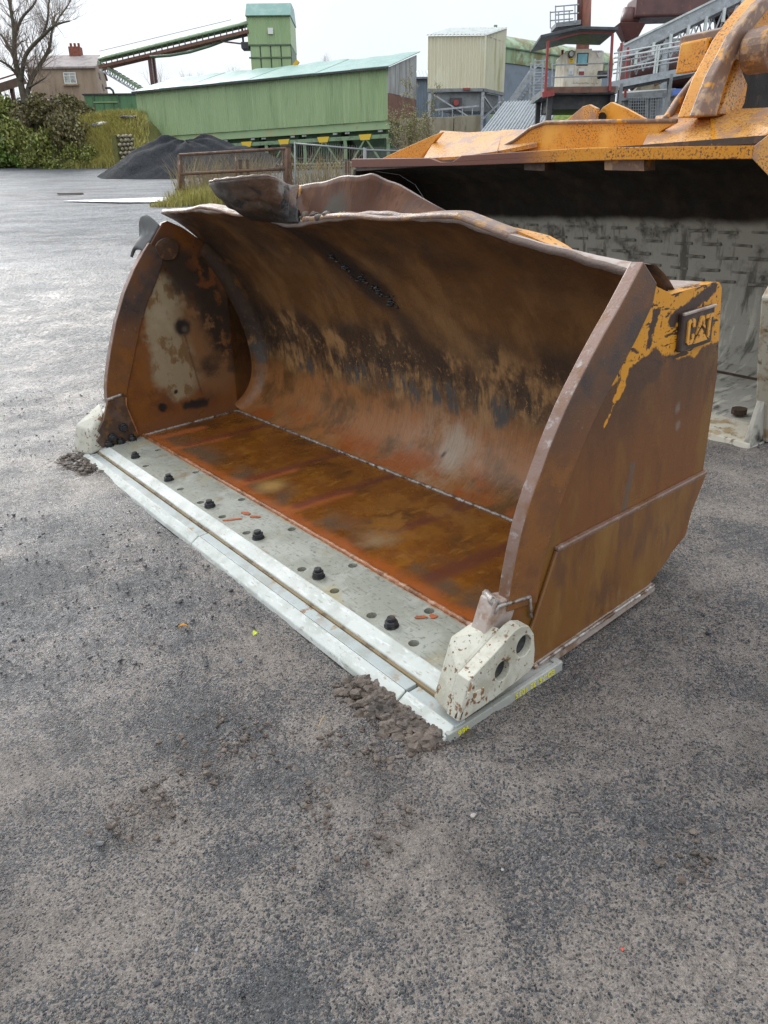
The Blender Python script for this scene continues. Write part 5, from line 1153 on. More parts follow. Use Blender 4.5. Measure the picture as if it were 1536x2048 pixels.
MB().hexa([flat(a, T(a.x, D)) + Vector((0, .1, 0)), flat(a + dx, T(a.x, D)) + Vector((0, .1, 0)), flat(a + dx, T(a.x, D)) + Vector((0, 3, 0)), flat(a, T(a.x, D)) + Vector((0, 3, 0))], [flat(a, z0 - .02) + Vector((0, .1, 0)), flat(a + dx, z0 - .02) + Vector((0, .1, 0)), flat(a + dx, z0 - .02) + Vector((0, 3, 0)), flat(a, z0 - .02) + Vector((0, 3, 0))]).build('lower_wall', M['blue_grey'], tk)
MB().bar(flat(a, zk) + Vector((0, -.08, 0)), flat(a + dx, zk) + Vector((0, -.08, 0)), .08).build('seam_trim', M['green_dk'], tk)
MB().bar(flat(a, T(a.x, D)) + Vector((0, -.1, 0)), flat(a, zt), .22).build('corner_post', M['green_fr'], tk)

# ------------------------------------------------------------------ concrete wall, lean-to roof, stair tower
D = 41.0
a, b = at(800, 262, D), at(962, 262, D); zt = at(920, 236, D).z
w_ = mk('concrete_wall', 'stained tan concrete retaining wall under the cream tower', 'wall', (a.x, D, T(a.x, D)))
for k in range(3):
    x0, x1 = a.x + (b.x - a.x) * k / 3, a.x + (b.x - a.x) * (k + 1) / 3 - .03; MB().box((x0, D + .02 * (k % 2), T(a.x, D) - .2), (x1, D + .5, zt + .05 * k)).build('wall_bay', M['concrete'], w_, bevel=.02)
D = 38.0
tl, tr, br, bl = at(1008, 205, 41), at(1128, 198, 41), at(1090, 272, 36), at(955, 272, 36)
ln = mk('lean_to_roof', 'steep grey corrugated sheet roof leaning below the control cabin', 'roof', flat(bl, T(bl.x, bl.y)))
for k in range(4):
    u0, u1 = k / 4, (k + 1) / 4 - .003
    MB().corrugated(bl.lerp(br, u0), bl.lerp(br, u1), tl.lerp(tr, u1), tl.lerp(tr, u0), 5, .06).build('roof_sheet', M['galv'], ln)
t2, b2 = at(1185, 196, 41), at(1165, 272, 36)
def mossf(u, v): return br.lerp(b2, u).lerp(tr.lerp(t2, u), v) + UPV * (.05 * math.sin(u * 9 + v * 14) + .05 * math.sin(v * 33 + u * 21))
MB().grid(mossf, 24, 24).build('moss_cover', M['moss'], ln, smooth=True, solid=.08)
for u in (0, .5, 1): p, q = bl.lerp(br, u), tl.lerp(tr, u); MB().bar(p - UPV * .1, flat(p, T(p.x, p.y)), .15).build('post', M['dull_steel'], ln); MB().bar(q - UPV * .1, flat(q, T(q.x, q.y)), .15).build('post', M['dull_steel'], ln)
D = 42.0
st = mk('access_ladder', 'grey steel caged access ladder left of the control cabin', 'ladder', flat(at(1078, 210, D), T(at(1078, 210, D).x, D)))
for x in (1070, 1094):
    for dy in (0, 1.0): MB().bar(at(x - 4, 206, D) + Vector((0, dy, 0)), at(x, 118, D) + Vector((0, dy, 0)), .08).build('upright', M['galv'], st)
for k in range(8):
    y = 122 + 11.5 * k; MB().bar(at(1068, y, D), at(1097, y - 1, D), .045).bar(at(1068, y, D) + Vector((0, 1, 0)), at(1097, y - 1, D) + Vector((0, 1, 0)), .045).build('cage_hoop', M['galv'], st)
for k in range(3): MB().bar(at(1066, 200 - 30 * k, D - .05), at(1096, 174 - 30 * k, D - .05), .05).build('brace', M['galv'], st)
for o in (0, .6):
    MB().bar(at(1022, 206, 44) + Vector((0, o, 0)), at(1068, 140, 44) + Vector((0, o, 0)), .14, .3).build('stair_stringer', M['galv'], st)
    MB().bar(at(1040, 206, 44) + Vector((0, o, 0)), at(1072, 162, 44) + Vector((0, o, 0)), .10).build('stair_rail', M['dull_steel'], st)
for k in range(8):
    f = k / 8; MB().bar(at(1022, 206, 44).lerp(at(1068, 140, 44), f), at(1040, 206, 44).lerp(at(1072, 162, 44), (f * .9 + .1)), .05).build('stair_brace', M['galv'], st)

# ------------------------------------------------------------------ control cabin under a red framed canopy
D = 33.0
def P3(px, py, dy=0): return at(px, py, D + dy)
pf = mk('control_cabin', 'cream control cabin on a raised deck under a dark canopy with red posts', 'control cabin', flat(P3(1160, 200), T(P3(1160, 200).x, D)))
dz0, dz1 = P3(1160, 187).z, P3(1160, 173).z
xl, xr = P3(1092, 180).x, P3(1236, 180).x
MB().box((xl, D, dz0), (xr, D + 3, dz1)).build('deck', M['dull_steel'], pf)
MB().box((xl - .06, D - .08, dz0 + .02), (xr - .12, D - .005, dz1 - .02)).build('deck_edge', M['clad_rust'], pf)
x0, x1 = P3(1129, 130, .8).x, P3(1208, 130, .8).x; cz = P3(1160, 92).z
cb = MB().box((x0, D + .8, dz1), (x1, D + 2.6, cz)).build('cabin', M['cab'], pf, bevel=.12, segs=3)
def cbox(px0, py0, px1, py1, name, mat, th=.03, par=None):
    p, q, _, s_ = wrect(px0, py0, px1, py1, D + .8); return MB().box((p.x, D + .8 - th, p.z), (q.x, D + .8 + .01, s_.z)).build(name, M[mat], par or pf, bevel=.012)
dr = cbox(1146, 98, 1178, 166, 'door', 'cab', .025)
fr = cbox(1152, 106, 1175, 132, 'door_window', 'dark_steel', .04, dr); cbox(1154, 108, 1173, 130, 'pane', 'glass', .05, dr)
for k in range(7): cbox(1147 + 9 * k, 150, 1151 + 9 * k, 167, 'cabin_rib', 'cab', .03) if 1147 + 9 * k < 1200 else None
sg = cbox(1137, 117, 1147, 127, 'warning_sign', 'bg_yellow', .05); cbox(1138.5, 119, 1145.5, 120.5, 'sign_mark', 'dark_steel', .056, sg); cbox(1138.5, 122, 1144, 123.5, 'sign_mark', 'dark_steel', .056, sg)
sg = cbox(1156, 137, 1168, 151, 'warning_sign', 'white', .05); cbox(1156.5, 143, 1167.5, 150.5, 'sign_mark', 'red', .056, sg)
sg = cbox(1136, 137, 1146, 150, 'notice_sign', 'white', .05); cbox(1138, 142, 1144, 148, 'sign_mark', 'roof_blue', .056, sg)
p = at(1141.5, 109, D + .8); MB().tube([p + Vector((0, .02, 0)), p + Vector((0, -.14, 0))], .13, 14).build('bulkhead_lamp', M['dark_steel'], pf); MB().tube([p + Vector((0, -.14, 0)), p + Vector((0, -.16, 0))], .09, 12).build('lamp_lens', M['pane'], pf)
p = at(1199, 108, D + .8); MB().prism([p + Vector((x, 0, z)) for x, z in ((-.15, .06), (-.05, .03), (0, .08), (.05, .03), (.15, .06), (.03, -.12), (-.03, -.12))], (0, -.03, 0)).build('cabin_emblem', M['white'], pf)
# canopy: shallow pitched dark sheet
cl, cm, cr = P3(1081, 76, -.2), P3(1160, 58, -.2), P3(1236, 60, -.2)
for p, q, nm in ((cl, cm, 'canopy_sheet'), (cm, cr, 'canopy_sheet')):
    o = Vector((.25, 3.4, .1)); MB().hexa([p, q, q + o, p + o], [p + UPV * .10, q + UPV * .10, q + o + UPV * .10, p + o + UPV * .10]).build(nm, M['canopy'], pf, bevel=.01)
MB().bar(P3(1092, 83, .05), P3(1160, 66, .05), .055).build('canopy_beam', M['red'], pf); MB().bar(P3(1160, 66, .05), P3(1226, 66, .05), .055).build('canopy_beam', M['red'], pf)
for px0, py0, px1, py1, dy in ((1096, 82, 1090, 189, -.1), (1225, 68, 1219, 182, -.1), (1125, 100, 1121, 168, 2.6), (1243, 86, 1238, 200, 2.2), (1256, 95, 1250, 195, 3.2)):
    p, q = P3(px0, py0, dy), P3(px1, py1, dy); MB().bar(flat(q, q.z), flat(p, p.z), .09).build('post', M['red'], pf)
MB().bar(P3(1085, 190, -.12), P3(1108, 186, -.12), .14, .2).build('toe_plate', M['red'], pf)
for y in (127, 152): MB().tube([P3(1104, y + 3, -.08), P3(1160, y + 1, -.08), P3(1215, y - 1, -.08)], .025, 6).build('guard_rail', M['galv'], pf)
for x in (1104, 1216): MB().tube([P3(x, 172, -.08), P3(x + 1, 124, -.08)], .028, 6).build('rail_post', M['galv'], pf)
p = P3(1207, 150, .3); MB().tube([p + Vector((-.22, 0, 0)), p + Vector((.22, 0, .04))], [.15, .13], 10).build('spotlight', M['dark_steel'], pf, smooth=True)
for x in (1100, 1225): p = P3(x, 190, .3); MB().bar(p, flat(p, T(p.x, p.y)), .2).build('leg', M['dark_steel'], pf); MB().bar(p + Vector((0, 2.3, 0)), flat(p, T(p.x, p.y)) + Vector((0, 2.3, 0)), .2).build('leg', M['dark_steel'], pf)
MB().box((P3(1110, 190).x, D + .5, P3(1160, 215).z), (P3(1232, 190).x, D + 2.6, dz0 - .02)).build('feed_bin', M['dark_steel'], pf)

# ------------------------------------------------------------------ stack, ducts, drum, ramp conveyor and walkway behind the loader arm
D = 44.0
sk = mk('rusty_stack', 'rusty brown exhaust stack with a railed platform above the cabin', 'chimney stack', flat(at(1168, 60, D), T(at(1168, 60, D).x, D)))
p = at(1168, 60, D); MB().tube([flat(p, T(p.x, D)), flat(at(1168, 60, D), p.z), at(1171, -60, D)], .34, 16).build('flue', M['rust_pipe'], sk, smooth=True)
MB().tube([at(1158, 56, D - .3), at(1160, -50, D - .3)], .12, 8).build('side_pipe', M['brown_steel'], sk, smooth=True)
p, q = at(1112, 48, D - .6), at(1162, 42, D - .6); MB().hexa([p - UPV * .14, q - UPV * .14, q + Vector((0, 1.2, -.14)), p + Vector((0, 1.2, -.14))], [p + UPV * .06, q + UPV * .06, q + Vector((0, 1.2, .06)), p + Vector((0, 1.2, .06))]).build('platform', M['dull_steel'], sk)
MB().bar(at(1117, 54, D - .5), at(1160, 60, D - .3), .12).build('platform_bracket', M['dark_steel'], sk)
for dy in (0, 1.2):
    for y0, y1 in ((13, 9), (30, 26)): MB().tube([at(1110, y0, D - .6) + Vector((0, dy, 0)), at(1158, y1, D - .6) + Vector((0, dy, 0))], .03, 6).build('guard_rail', M['galv'], sk)
    for x in (1111, 1128, 1150): MB().tube([at(x, 46, D - .6) + Vector((0, dy, 0)), at(x, 11, D - .6) + Vector((0, dy, 0))], .03, 6).build('rail_post', M['galv'], sk)
dk = mk('exhaust_duct', 'wide brown exhaust duct with a tapered funnel at the top right', 'duct', flat(at(1260, 90, 46), T(at(1260, 90, 46).x, 46)))
p0, p1, p2 = at(1262, 20, 46), at(1340, 19, 46.5), at(1480, 14, 47)
w = Vector((0, .9, 0)); hh = UPV * .52
MB().hexa([p0 - hh - w, p2 - hh - w, p2 - hh + w, p0 - hh + w], [p0 + hh - w, p2 + hh - w, p2 + hh + w, p0 + hh + w]).build('duct_run', M['brown_steel'], dk, bevel=.12, segs=3)
MB().tube([p0 + Vector((.1, 0, .0)), at(1260, 40, 46), at(1259, 50, 46)], [.52, .52, .50], 18).build('elbow', M['brown_steel'], dk, smooth=True)
p = at(1259, 50, 46); q = at(1256, 84, 46)
MB().hexa([q + Vector((x, y, 0)) for x, y in ((-.25, -.3), (.35, -.3), (.35, .3), (-.25, .3))], [p + Vector((x, y, 0)) for x, y in ((-.72, -.6), (.72, -.6), (.72, .6), (-.72, .6))]).build('funnel', M['brown_steel'], dk, bevel=.02)
MB().tube([q, flat(q, T(q.x, q.y))], .3, 12).build('down_pipe', M['brown_steel'], dk, smooth=True)
p = at(1450, 34, 47); MB().tube([p, at(1448, 110, 47)], .55, 16).build('down_pipe', M['brown_steel'], dk, smooth=True); q = at(1448, 110, 47); MB().tube([q, flat(q, T(q.x, q.y))], .5, 12).build('down_pipe', M['dark_steel'], dk)
p = at(1490, 20, 52); si = mk('grey_silo', 'plain grey silo glimpsed behind the loader arm', 'silo', flat(p, T(p.x, p.y)))
q = at(1490, 95, 52); MB().tube([flat(p, T(p.x, p.y)), p + UPV * 2], 1.1, 24).build('silo_body', M['blue_grey'], si, smooth=True); MB().tube([p + UPV * 2, p + UPV * 2.5], [1.12, .3], 24).build('silo_cap', M['dull_steel'], si)
dm = mk('dryer_drum', 'dark brown horizontal dryer drum behind the walkway', 'drum', flat(at(1330, 200, 43), T(at(1330, 200, 43).x, 43)))
p, q = at(1262, 142, 43.5), at(1440, 122, 42); ax = (q - p).normalized()
MB().tube([p, p + ax * .15, q], [.85, 1.02, 1.02], 28).build('drum_shell', M['brown_steel'], dm, smooth=True)
for k in (.3, .75): c = p.lerp(q, k); MB().tube([c, c + ax * .22], 1.12, 28).build('riding_ring', M['dark_steel'], dm)
for k in (.28, .74): c = p.lerp(q, k); MB().box((c.x - .6, c.y - .9, T(c.x, c.y)), (c.x + .6, c.y + .9, c.z - .9)).build('cradle', M['dark_steel'], dm)
ml = mk('plant_machinery', 'dark jumble of plant steelwork with mesh guards below the walkway', 'machinery', flat(at(1290, 215, 39), T(at(1290, 215, 39).x, 39)))
MB().bar(at(1236, 196, 38.5), at(1350, 186, 38.5), .5, .3).build('cross_beam', M['dull_steel'], ml); MB().bar(at(1240, 186, 38.4), at(1350, 180, 38.4), .2, .1).build('top_flange', M['white'], ml)
for x in (1255, 1300, 1345): MB().bar(at(x, 190, 38.6), at(x - 2, 240, 38.6), .3).build('post', M['dull_steel'], ml)
for x0, x1 in ((1302, 1340), (1258, 1296)):
    mb = MB()
    for k in range(9): mb.bar(at(x0 + (x1 - x0) * k / 8, 194, 38.2), at(x0 + (x1 - x0) * k / 8 - 1, 236, 38.2), .02)
    for k in range(7): mb.bar(at(x0, 195 + 6 * k, 38.2), at(x1, 194 + 6 * k, 38.2), .02)
    mb.build('mesh_guard', M['galv'], ml, kind='stuff')
MB().box((at(1250, 230, 40).x, 40, T(14, 40) - .5), (at(1420, 230, 40).x, 42, at(1300, 192, 40).z)).build('machine_body', M['dark_steel'], ml, bevel=.05)
for x, y, r_ in ((1296, 172, .28), (1280, 180, .18), (1312, 178, .2)): p = at(x, y, 38.8); MB().tube([p, p + Vector((.1, .9, 0))], r_, 14).build('motor', M['concrete'], ml, bevel=.02)
for x0, y0, x1, y1 in ((1246, 168, 1310, 165), (1250, 176, 1290, 160), (1310, 170, 1350, 150)): MB().tube([at(x0, y0, 38.6), at(x1, y1, 38.8)], .06, 8).build('pipe', M['rust_pipe'], ml, smooth=True)
p = at(1354, 184, 38); MB().box((p.x - .22, 37.9, p.z - .12), (p.x + .22, 38, p.z + .12)).build('blue_sign', material('blue_sign_paint', (.10, .2, .55), (), (.4, .5)), ml)
rp = mk('ramp_conveyor', 'pale grey trough conveyor climbing steeply to the top right corner', 'conveyor', flat(at(1250, 150, 40), T(at(1250, 150, 40).x, 40)))
p, q = at(1240, 110, 40), at(1520, -28, 39); dd = q - p
MB().bar(p, q, .9, .62).build('trough', M['galv'], rp, bevel=.02)
MB().bar(p + Vector((0, -.5, .33)), q + Vector((0, -.5, .33)), .08).build('trough_lip', M['roof_pale'], rp); MB().bar(p + Vector((0, -.5, -.3)), q + Vector((0, -.5, -.3)), .08).build('trough_lip', M['dark_steel'], rp)
lo = UPV * -1.25
for dy in (-.5, .5):
    o = Vector((0, dy, 0)); MB().bar(p + lo * .6 + o + dd * .1, q + lo + o, .09).build('bottom_chord', M['galv'], rp)
    for k in range(9): MB().bar(p + dd * (.12 + k / 10) - UPV * .3 + o, p + dd * (.17 + k / 10) + lo * .95 + o, .06).bar(p + dd * (.17 + k / 10) + lo * .95 + o, p + dd * (.22 + k / 10) - UPV * .3 + o, .06).build('lattice_bar', M['galv'], rp)
for k in range(7): c = p + dd * (.1 + k / 8); MB().bar(c + Vector((0, -.58, -.2)), c + Vector((0, -.58, -.75)), .12).build('idler_bracket', M['roof_pale'], rp)
for x0, y0, x1, y1 in ((1335, 90, 1326, 215), (1331, 84, 1318, 218)): a = at(x0, y0, 39.2 + (x0 - 1331) * .2); b = at(x1, y1, a.y); MB().bar(a, flat(b, T(b.x, b.y)), .24).build('support_leg', M['galv'], rp)
MB().bar(at(1330, 80, 39.2), at(1372, 80, 39.2), .12).build('support_arm', M['galv'], rp)
wk = mk('railed_walkway', 'grey railed walkway running from the cabin towards the loader arm', 'walkway', flat(at(1240, 190, 34), T(at(1240, 190, 34).x, 34)))
p, q = at(1222, 171, 33.6), at(1420, 133, 35); dd = q - p
MB().bar(p, q, .10, .26).build('stringer', M['galv'], wk); MB().bar(p + Vector((.3, .9, 0)), q + Vector((.3, .9, 0)), .10, .26).build('stringer', M['dull_steel'], wk)
MB().hexa([p + UPV * .1, q + UPV * .1, q + Vector((.3, .9, .1)), p + Vector((.3, .9, .1))], [p + UPV * .14, q + UPV * .14, q + Vector((.3, .9, .14)), p + Vector((.3, .9, .14))]).build('deck', M['dull_steel'], wk)
for zz in (.55, .95, 1.12):
    MB().tube([p + UPV * zz, q + UPV * zz], .028, 6).build('guard_rail', M['roof_pale'], wk)
    MB().tube([p + Vector((.3, .9, zz)), q + Vector((.3, .9, zz))], .028, 6).build('guard_rail', M['galv'], wk)
for k in (.05, .42, .80): MB().bar(p + dd * k, p + dd * k + UPV * 1.14, .06).bar(p + dd * (k + .025), p + dd * (k + .025) + UPV * 1.14, .06).build('rail_post', M['roof_pale'], wk)
for k in (.1, .6, .95): c = p + dd * k; MB().bar(c, flat(c, T(c.x, c.y)), .14).build('leg', M['dull_steel'], wk)
MB().hexa([at(1226, 188, 33.7), at(1240, 178, 33.7), at(1240, 178, 34.5), at(1226, 188, 34.5)], [at(1226, 178, 33.7), at(1242, 172, 33.7), at(1242, 172, 34.5), at(1226, 178, 34.5)]).build('toe_box', M['cab'], wk)

# ------------------------------------------------------------------ gravel pile, puddle, plank
def make_pile():
    P1, P2 = at(330, 268, 48.0), at(408, 266, 49.0); P3 = at(485, 286, 48.5)
    pk = [(p.x, p.y, p.z - T(p.x, p.y)) for p in (P1, P2, P3)]
    cx, cy = (P1.x + P2.x) / 2, 48.3
    n, m = 90, 120; vs = []
    for i in range(n + 1):
        r = 9.5 * (i / n)
        for j in range(m):
            a = 2 * math.pi * j / m; x, y = cx + r * math.cos(a), cy + r * .95 * math.sin(a)
            h = 0
            hs = [H - .54 * math.sqrt((x - px) ** 2 + (y - py) ** 2 + .12) + .2 for px, py, H in pk]
            mx = max(hs); h = mx + .28 * math.log(sum(math.exp((q - mx) / .28) for q in hs)) - .12
            w = np.array([x]); v = np.array([y])
            h += float((vnoise(w * .7, v * .7, 3) - .5)[0]) * .30 + float((vnoise(w * 2.3, v * 2.3, 4) - .5)[0]) * .10 + .08 * math.sin(a * 9 + r) * max(0, 1 - r / 8)
            vs.append((x, y, T(x, y) + max(h, -.12)))
    fs = []
    for i in range(n):
        for j in range(m): fs.append((i * m + j, i * m + (j + 1) % m, (i + 1) * m + (j + 1) % m, (i + 1) * m + j))
    base = Vector((cx, cy, T(cx, cy)))
    o = np_mesh('gravel_pile', np.array(vs) - np.array(base), np.array(fs)[:, ::-1], M['pile'], True); o.location = base
    put(o, None, 'dark grey gravel heap with two humps in front of the green building', 'gravel pile')
make_pile()
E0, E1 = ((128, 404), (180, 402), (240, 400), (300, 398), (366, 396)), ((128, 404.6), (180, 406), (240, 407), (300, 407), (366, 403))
def flood_sheen(a, b):
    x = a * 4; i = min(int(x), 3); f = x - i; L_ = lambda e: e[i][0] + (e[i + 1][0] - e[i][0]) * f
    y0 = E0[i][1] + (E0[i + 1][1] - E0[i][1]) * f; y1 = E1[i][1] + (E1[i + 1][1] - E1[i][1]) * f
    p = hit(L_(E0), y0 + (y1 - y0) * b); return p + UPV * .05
MB().grid(flood_sheen, 24, 6).build('flooded_strip', M['flood_sheen'], smooth=True, label='flooded strip crossing the yard by the gate, sky reflection painted pale', kind='structure')  # flooded strip, its sky reflection put into the pale colour
p, q = hit(116, 390), hit(166, 389); MB().bar(p + UPV * .05, q + UPV * .05, .22, .05).build('plank', M['timber'], label='single brown plank lying flat on the far wet yard', cat='plank')

# ------------------------------------------------------------------ vegetation
def leaf_cloud(n, seed, clumps=22, rx=1., rz=.8, size=.1, elong=1.6, low=.0):
    g = np.random.default_rng(seed)
    cc = g.normal(size=(clumps, 3)); cc /= np.linalg.norm(cc, axis=1)[:, None]; cc *= g.uniform(.35, 1, (clumps, 1)) ** .6
    cc[:, 2] = np.abs(cc[:, 2]) * (1 - low) + low * g.uniform(0, 1, clumps)
    k = g.integers(0, clumps, n); d = g.normal(size=(n, 3)); d /= np.linalg.norm(d, axis=1)[:, None]
    p = cc[k] * .78 + d * (g.uniform(0, 1, (n, 1)) ** .5) * g.uniform(.16, .36, (clumps, 1))[k]
    p[:, 0] *= rx; p[:, 1] *= rx; p[:, 2] = np.maximum(p[:, 2], -.02) * rz
    a = g.normal(size=(n, 3)); a /= np.linalg.norm(a, axis=1)[:, None]
    b = np.cross(a, g.normal(size=(n, 3))); b /= np.linalg.norm(b, axis=1)[:, None]
    s = size * g.uniform(.5, 1.3, (n, 1)); a = a * s * elong / 2; b = b * s / 2
    v = np.stack([p - a, p + b - a * .1, p + a, p - b - a * .1], 1).reshape(-1, 3)
    return v, np.arange(4 * n).reshape(-1, 4)
def branch_mesh(mb, p, d, L, r, lev, rnd, spread=.55, up=.15, n=4, kids=3, wig=.18):
    pts = [p]; rs = [r]; seg = 4
    for i in range(seg):
        d = (d + Vector((rnd.uniform(-1, 1), rnd.uniform(-1, 1), rnd.uniform(-1, 1))) * wig + Vector((0, 0, up))).normalized()
        p = p + d * (L / seg); pts.append(p); rs.append(r * (1 - .55 * (i + 1) / seg))
    mb.tube(pts, rs, n if lev > 1 else 3, cap=False)
    if lev <= 0: return
    for k in range(kids):
        i = rnd.randint(1, seg) if k else seg
        ax = Vector((rnd.uniform(-1, 1), rnd.uniform(-1, 1), rnd.uniform(-.4, 1))).normalized()
        nd = (d * (1 - spread) + ax * spread).normalized()
        branch_mesh(mb, pts[i], nd, L * rnd.uniform(.55, .8), rs[i] * .68, lev - 1, rnd, spread, up, n, kids, wig)
SH = []
for i in range(4):
    v, f = leaf_cloud(8500, 10 + i, 34, 1, 1, .062, 1.6); o = np_mesh('foliage', v, f, M['leaf']); SH.append(o.data); bpy.data.objects.remove(o)
SM = []
for i in range(2):
    mb = MB(); rnd = random.Random(40 + i)
    for k in range(9): branch_mesh(mb, Vector((rnd.uniform(-.2, .2), rnd.uniform(-.2, .2), 0)), Vector((rnd.uniform(-.7, .7), rnd.uniform(-.7, .7), 1)).normalized(), .55, .014, 2, rnd, .5, .1, 3, 3)
    me = bpy.data.meshes.new('stems'); me.from_pydata(mb.v, [], mb.f); me.materials.append(M['twig']); SM.append(me)
MATV = {}
def shrub(px, py, Y, w, h, var, mat, label, group='bushes along the bank', dz=0):
    b = at(px, py, Y); z = dz
    r = thing('shrub', label, 'bush', (b.x, Y, z), None, group)
    key = (var, mat)
    if key not in MATV:
        me = SH[var].copy(); me.materials.clear(); me.materials.append(M[mat]); MATV[key] = me
    o = bpy.data.objects.new('foliage', MATV[key]); put(o, r); o.scale = (w, w * .9, h); o.rotation_euler = (0, 0, random.uniform(0, 6.28))
    o = bpy.data.objects.new('stems', SM[var % 2]); put(o, r); o.scale = (w, w, h * 1.1); o.rotation_euler = (0, 0, random.uniform(0, 6.28))
def bank_h(x, y):                              # height of the grass bank over the yard
    f = np.clip((y - (54.5 + .28 * (-x - 19))) / 5.5, 0, 1); f = f * f * (3 - 2 * f)
    e = np.clip((-14.2 - x) / 3.0, 0, 1); e = e * e * (3 - 2 * e)
    return 3.15 * f * e
def make_bank():
    xs = np.arange(-62, -13.6, .4); ys = np.arange(50, 67, .4); X, Y = np.meshgrid(xs, ys, indexing='ij')
    Z = terrain(X, Y) - .12 + bank_h(X, Y) + (vnoise(X * .8, Y * .8, 8) - .5) * .5 * (bank_h(X, Y) > .05)
    n, m = X.shape; idx = np.arange(n * m).reshape(n, m)
    f = np.stack([idx[:-1, :-1], idx[1:, :-1], idx[1:, 1:], idx[:-1, 1:]], -1).reshape(-1, 4)
    o = np_mesh('grass_bank', np.stack([X, Y, Z], -1).reshape(-1, 3), f, M['bank'], True)
    put(o, None, 'rough grassy earth bank at the far left of the yard', kind='structure')
make_bank()
def gz_(x, y): return T(x, y) + float(bank_h(np.float64(x), np.float64(y)))
SPOTS = [(-40, 322, 58.5, 2.6, 3.4, 0, 'leaf', 'wide olive bush cut by the left edge of the photo'), (14, 322, 58.0, 2.3, 3.3, 1, 'leaf_g', 'green bramble bush nearest the left edge at the yard'),
         (58, 318, 57.6, 2.2, 3.6, 2, 'leaf', 'tall olive bush directly below the bare tree trunk'), (104, 318, 57.0, 2.1, 3.3, 3, 'leaf', 'olive bush right of the bare tree trunk'),
         (142, 312, 57.4, 2.0, 3.6, 0, 'leaf_d', 'brownish bush under the house window'), (92, 265, 61.0, 2.6, 3.0, 1, 'leaf_d', 'brown leafless looking bush in front of the house lean-to'),
         (20, 260, 62.0, 2.8, 3.2, 2, 'leaf', 'upper olive bush at the left behind the tree'), (145, 268, 61.5, 2.0, 2.6, 3, 'leaf_d', 'dark brown bush beside the green shed corner'),
         (-20, 300, 60.0, 2.6, 3.6, 3, 'leaf_g', 'dark green bush high on the bank at the left edge'), (168, 318, 56.2, 1.5, 2.2, 1, 'leaf', 'small olive bush at the right end of the hedge'),
         (40, 333, 57.2, 1.5, 1.7, 0, 'leaf_g', 'low bright green bush at the foot of the hedge'), (80, 335, 56.4, 1.5, 1.6, 2, 'leaf', 'low yellowish bush at the foot of the hedge'), (120, 335, 55.6, 1.4, 1.6, 1, 'leaf', 'low round bush in the middle foot of the hedge')]
for px, py, Y, w, h, v, mt, lb_ in SPOTS:
    b = at(px, py, Y); shrub(px, py, Y, w * 1.12, h * .86, v, mt, lb_, dz=gz_(b.x, Y) - .25)
def grass(name, label, spots, n, h, mats, seed, wd=.012):
    g = np.random.default_rng(seed); V, Fc = [], []
    k = g.integers(0, len(spots), n); s = np.array(spots)[k]
    ang = g.uniform(0, 6.28, n); rr = np.sqrt(g.uniform(0, 1, n)); x = s[:, 0] + s[:, 2] * rr * np.cos(ang); y = s[:, 1] + s[:, 3] * rr * np.sin(ang)
    z = terrain(x, y) + np.where(y > 50, bank_h(x, y), 0) - .03
    H = h * g.uniform(.4, 1.2, n) * s[:, 4]; a2 = g.uniform(0, 6.28, n); le = g.uniform(.1, .65, n) * H
    dx, dy = np.cos(a2) * le, np.sin(a2) * le; px, py = -np.sin(a2 + 1) * wd, np.cos(a2 + 1) * wd
    b0 = np.stack([x - px, y - py, z], -1); b1 = np.stack([x + px, y + py, z], -1); m0 = np.stack([x + dx * .35 + px * .7, y + dy * .35 + py * .7, z + H * .6], -1); m1 = np.stack([x + dx * .35 - px * .7, y + dy * .35 - py * .7, z + H * .6], -1)
    t = np.stack([x + dx, y + dy, z + H], -1)
    v = np.stack([b0, b1, m0, t, m1], 1).reshape(-1, 3); i = np.arange(n) * 5
    f = np.concatenate([np.stack([i, i + 1, i + 2, i + 4], -1), np.stack([i + 4, i + 2, i + 3, i + 3], -1)])
    tri = np.concatenate([np.stack([i, i + 1, i + 2], -1), np.stack([i, i + 2, i + 4], -1), np.stack([i + 4, i + 2, i + 3], -1)])
    o = np_mesh(name, v, tri, M[mats]); put(o, None, label, kind='stuff')
bs = []
for px, py in ((180, 325), (200, 320), (220, 310), (235, 290), (215, 285), (200, 300), (240, 270), (215, 262), (250, 258), (230, 320), (190, 335), (160, 336), (262, 262)):
    for Y in (56, 57.5, 59):
        b = at(px, py, Y)
        if b.x < -14.4: bs.append((b.x, Y, 1.3, 1.2, 1))
grass('bank_grass', 'long yellow green grass covering the bank beside the gravel heap', bs, 16000, .55, 'grass', 3, .03)
h_ = hit(380, 405); h2 = hit(420, 408); h3 = hit(450, 408); h4 = hit(345, 412)
grass('verge_grass', 'bright green and yellow grass tufts growing along the foot of the gate', [(p.x, p.y, .9, .5, s) for p, s in ((h_, 1), (h2, 1.2), (h3, 1), (h4, .5), (hit(400, 400), 1.3), (hit(365, 410), .7), (hit(480, 405), 1))], 4600, .50, 'grass', 4, .012)
d0 = hit(480, 392); d1 = hit(520, 390); d2 = hit(440, 395); d3 = hit(380, 396); d4 = hit(620, 390); d5 = hit(680, 385)
grass('dry_weeds', 'straw coloured dead weeds standing behind the gate mesh', [(p.x, p.y + .9, .9, .5, 1) for p in (d0, d1, d2, d3, d4, d5)], 1500, 1.5, 'drygrass', 5, .012)

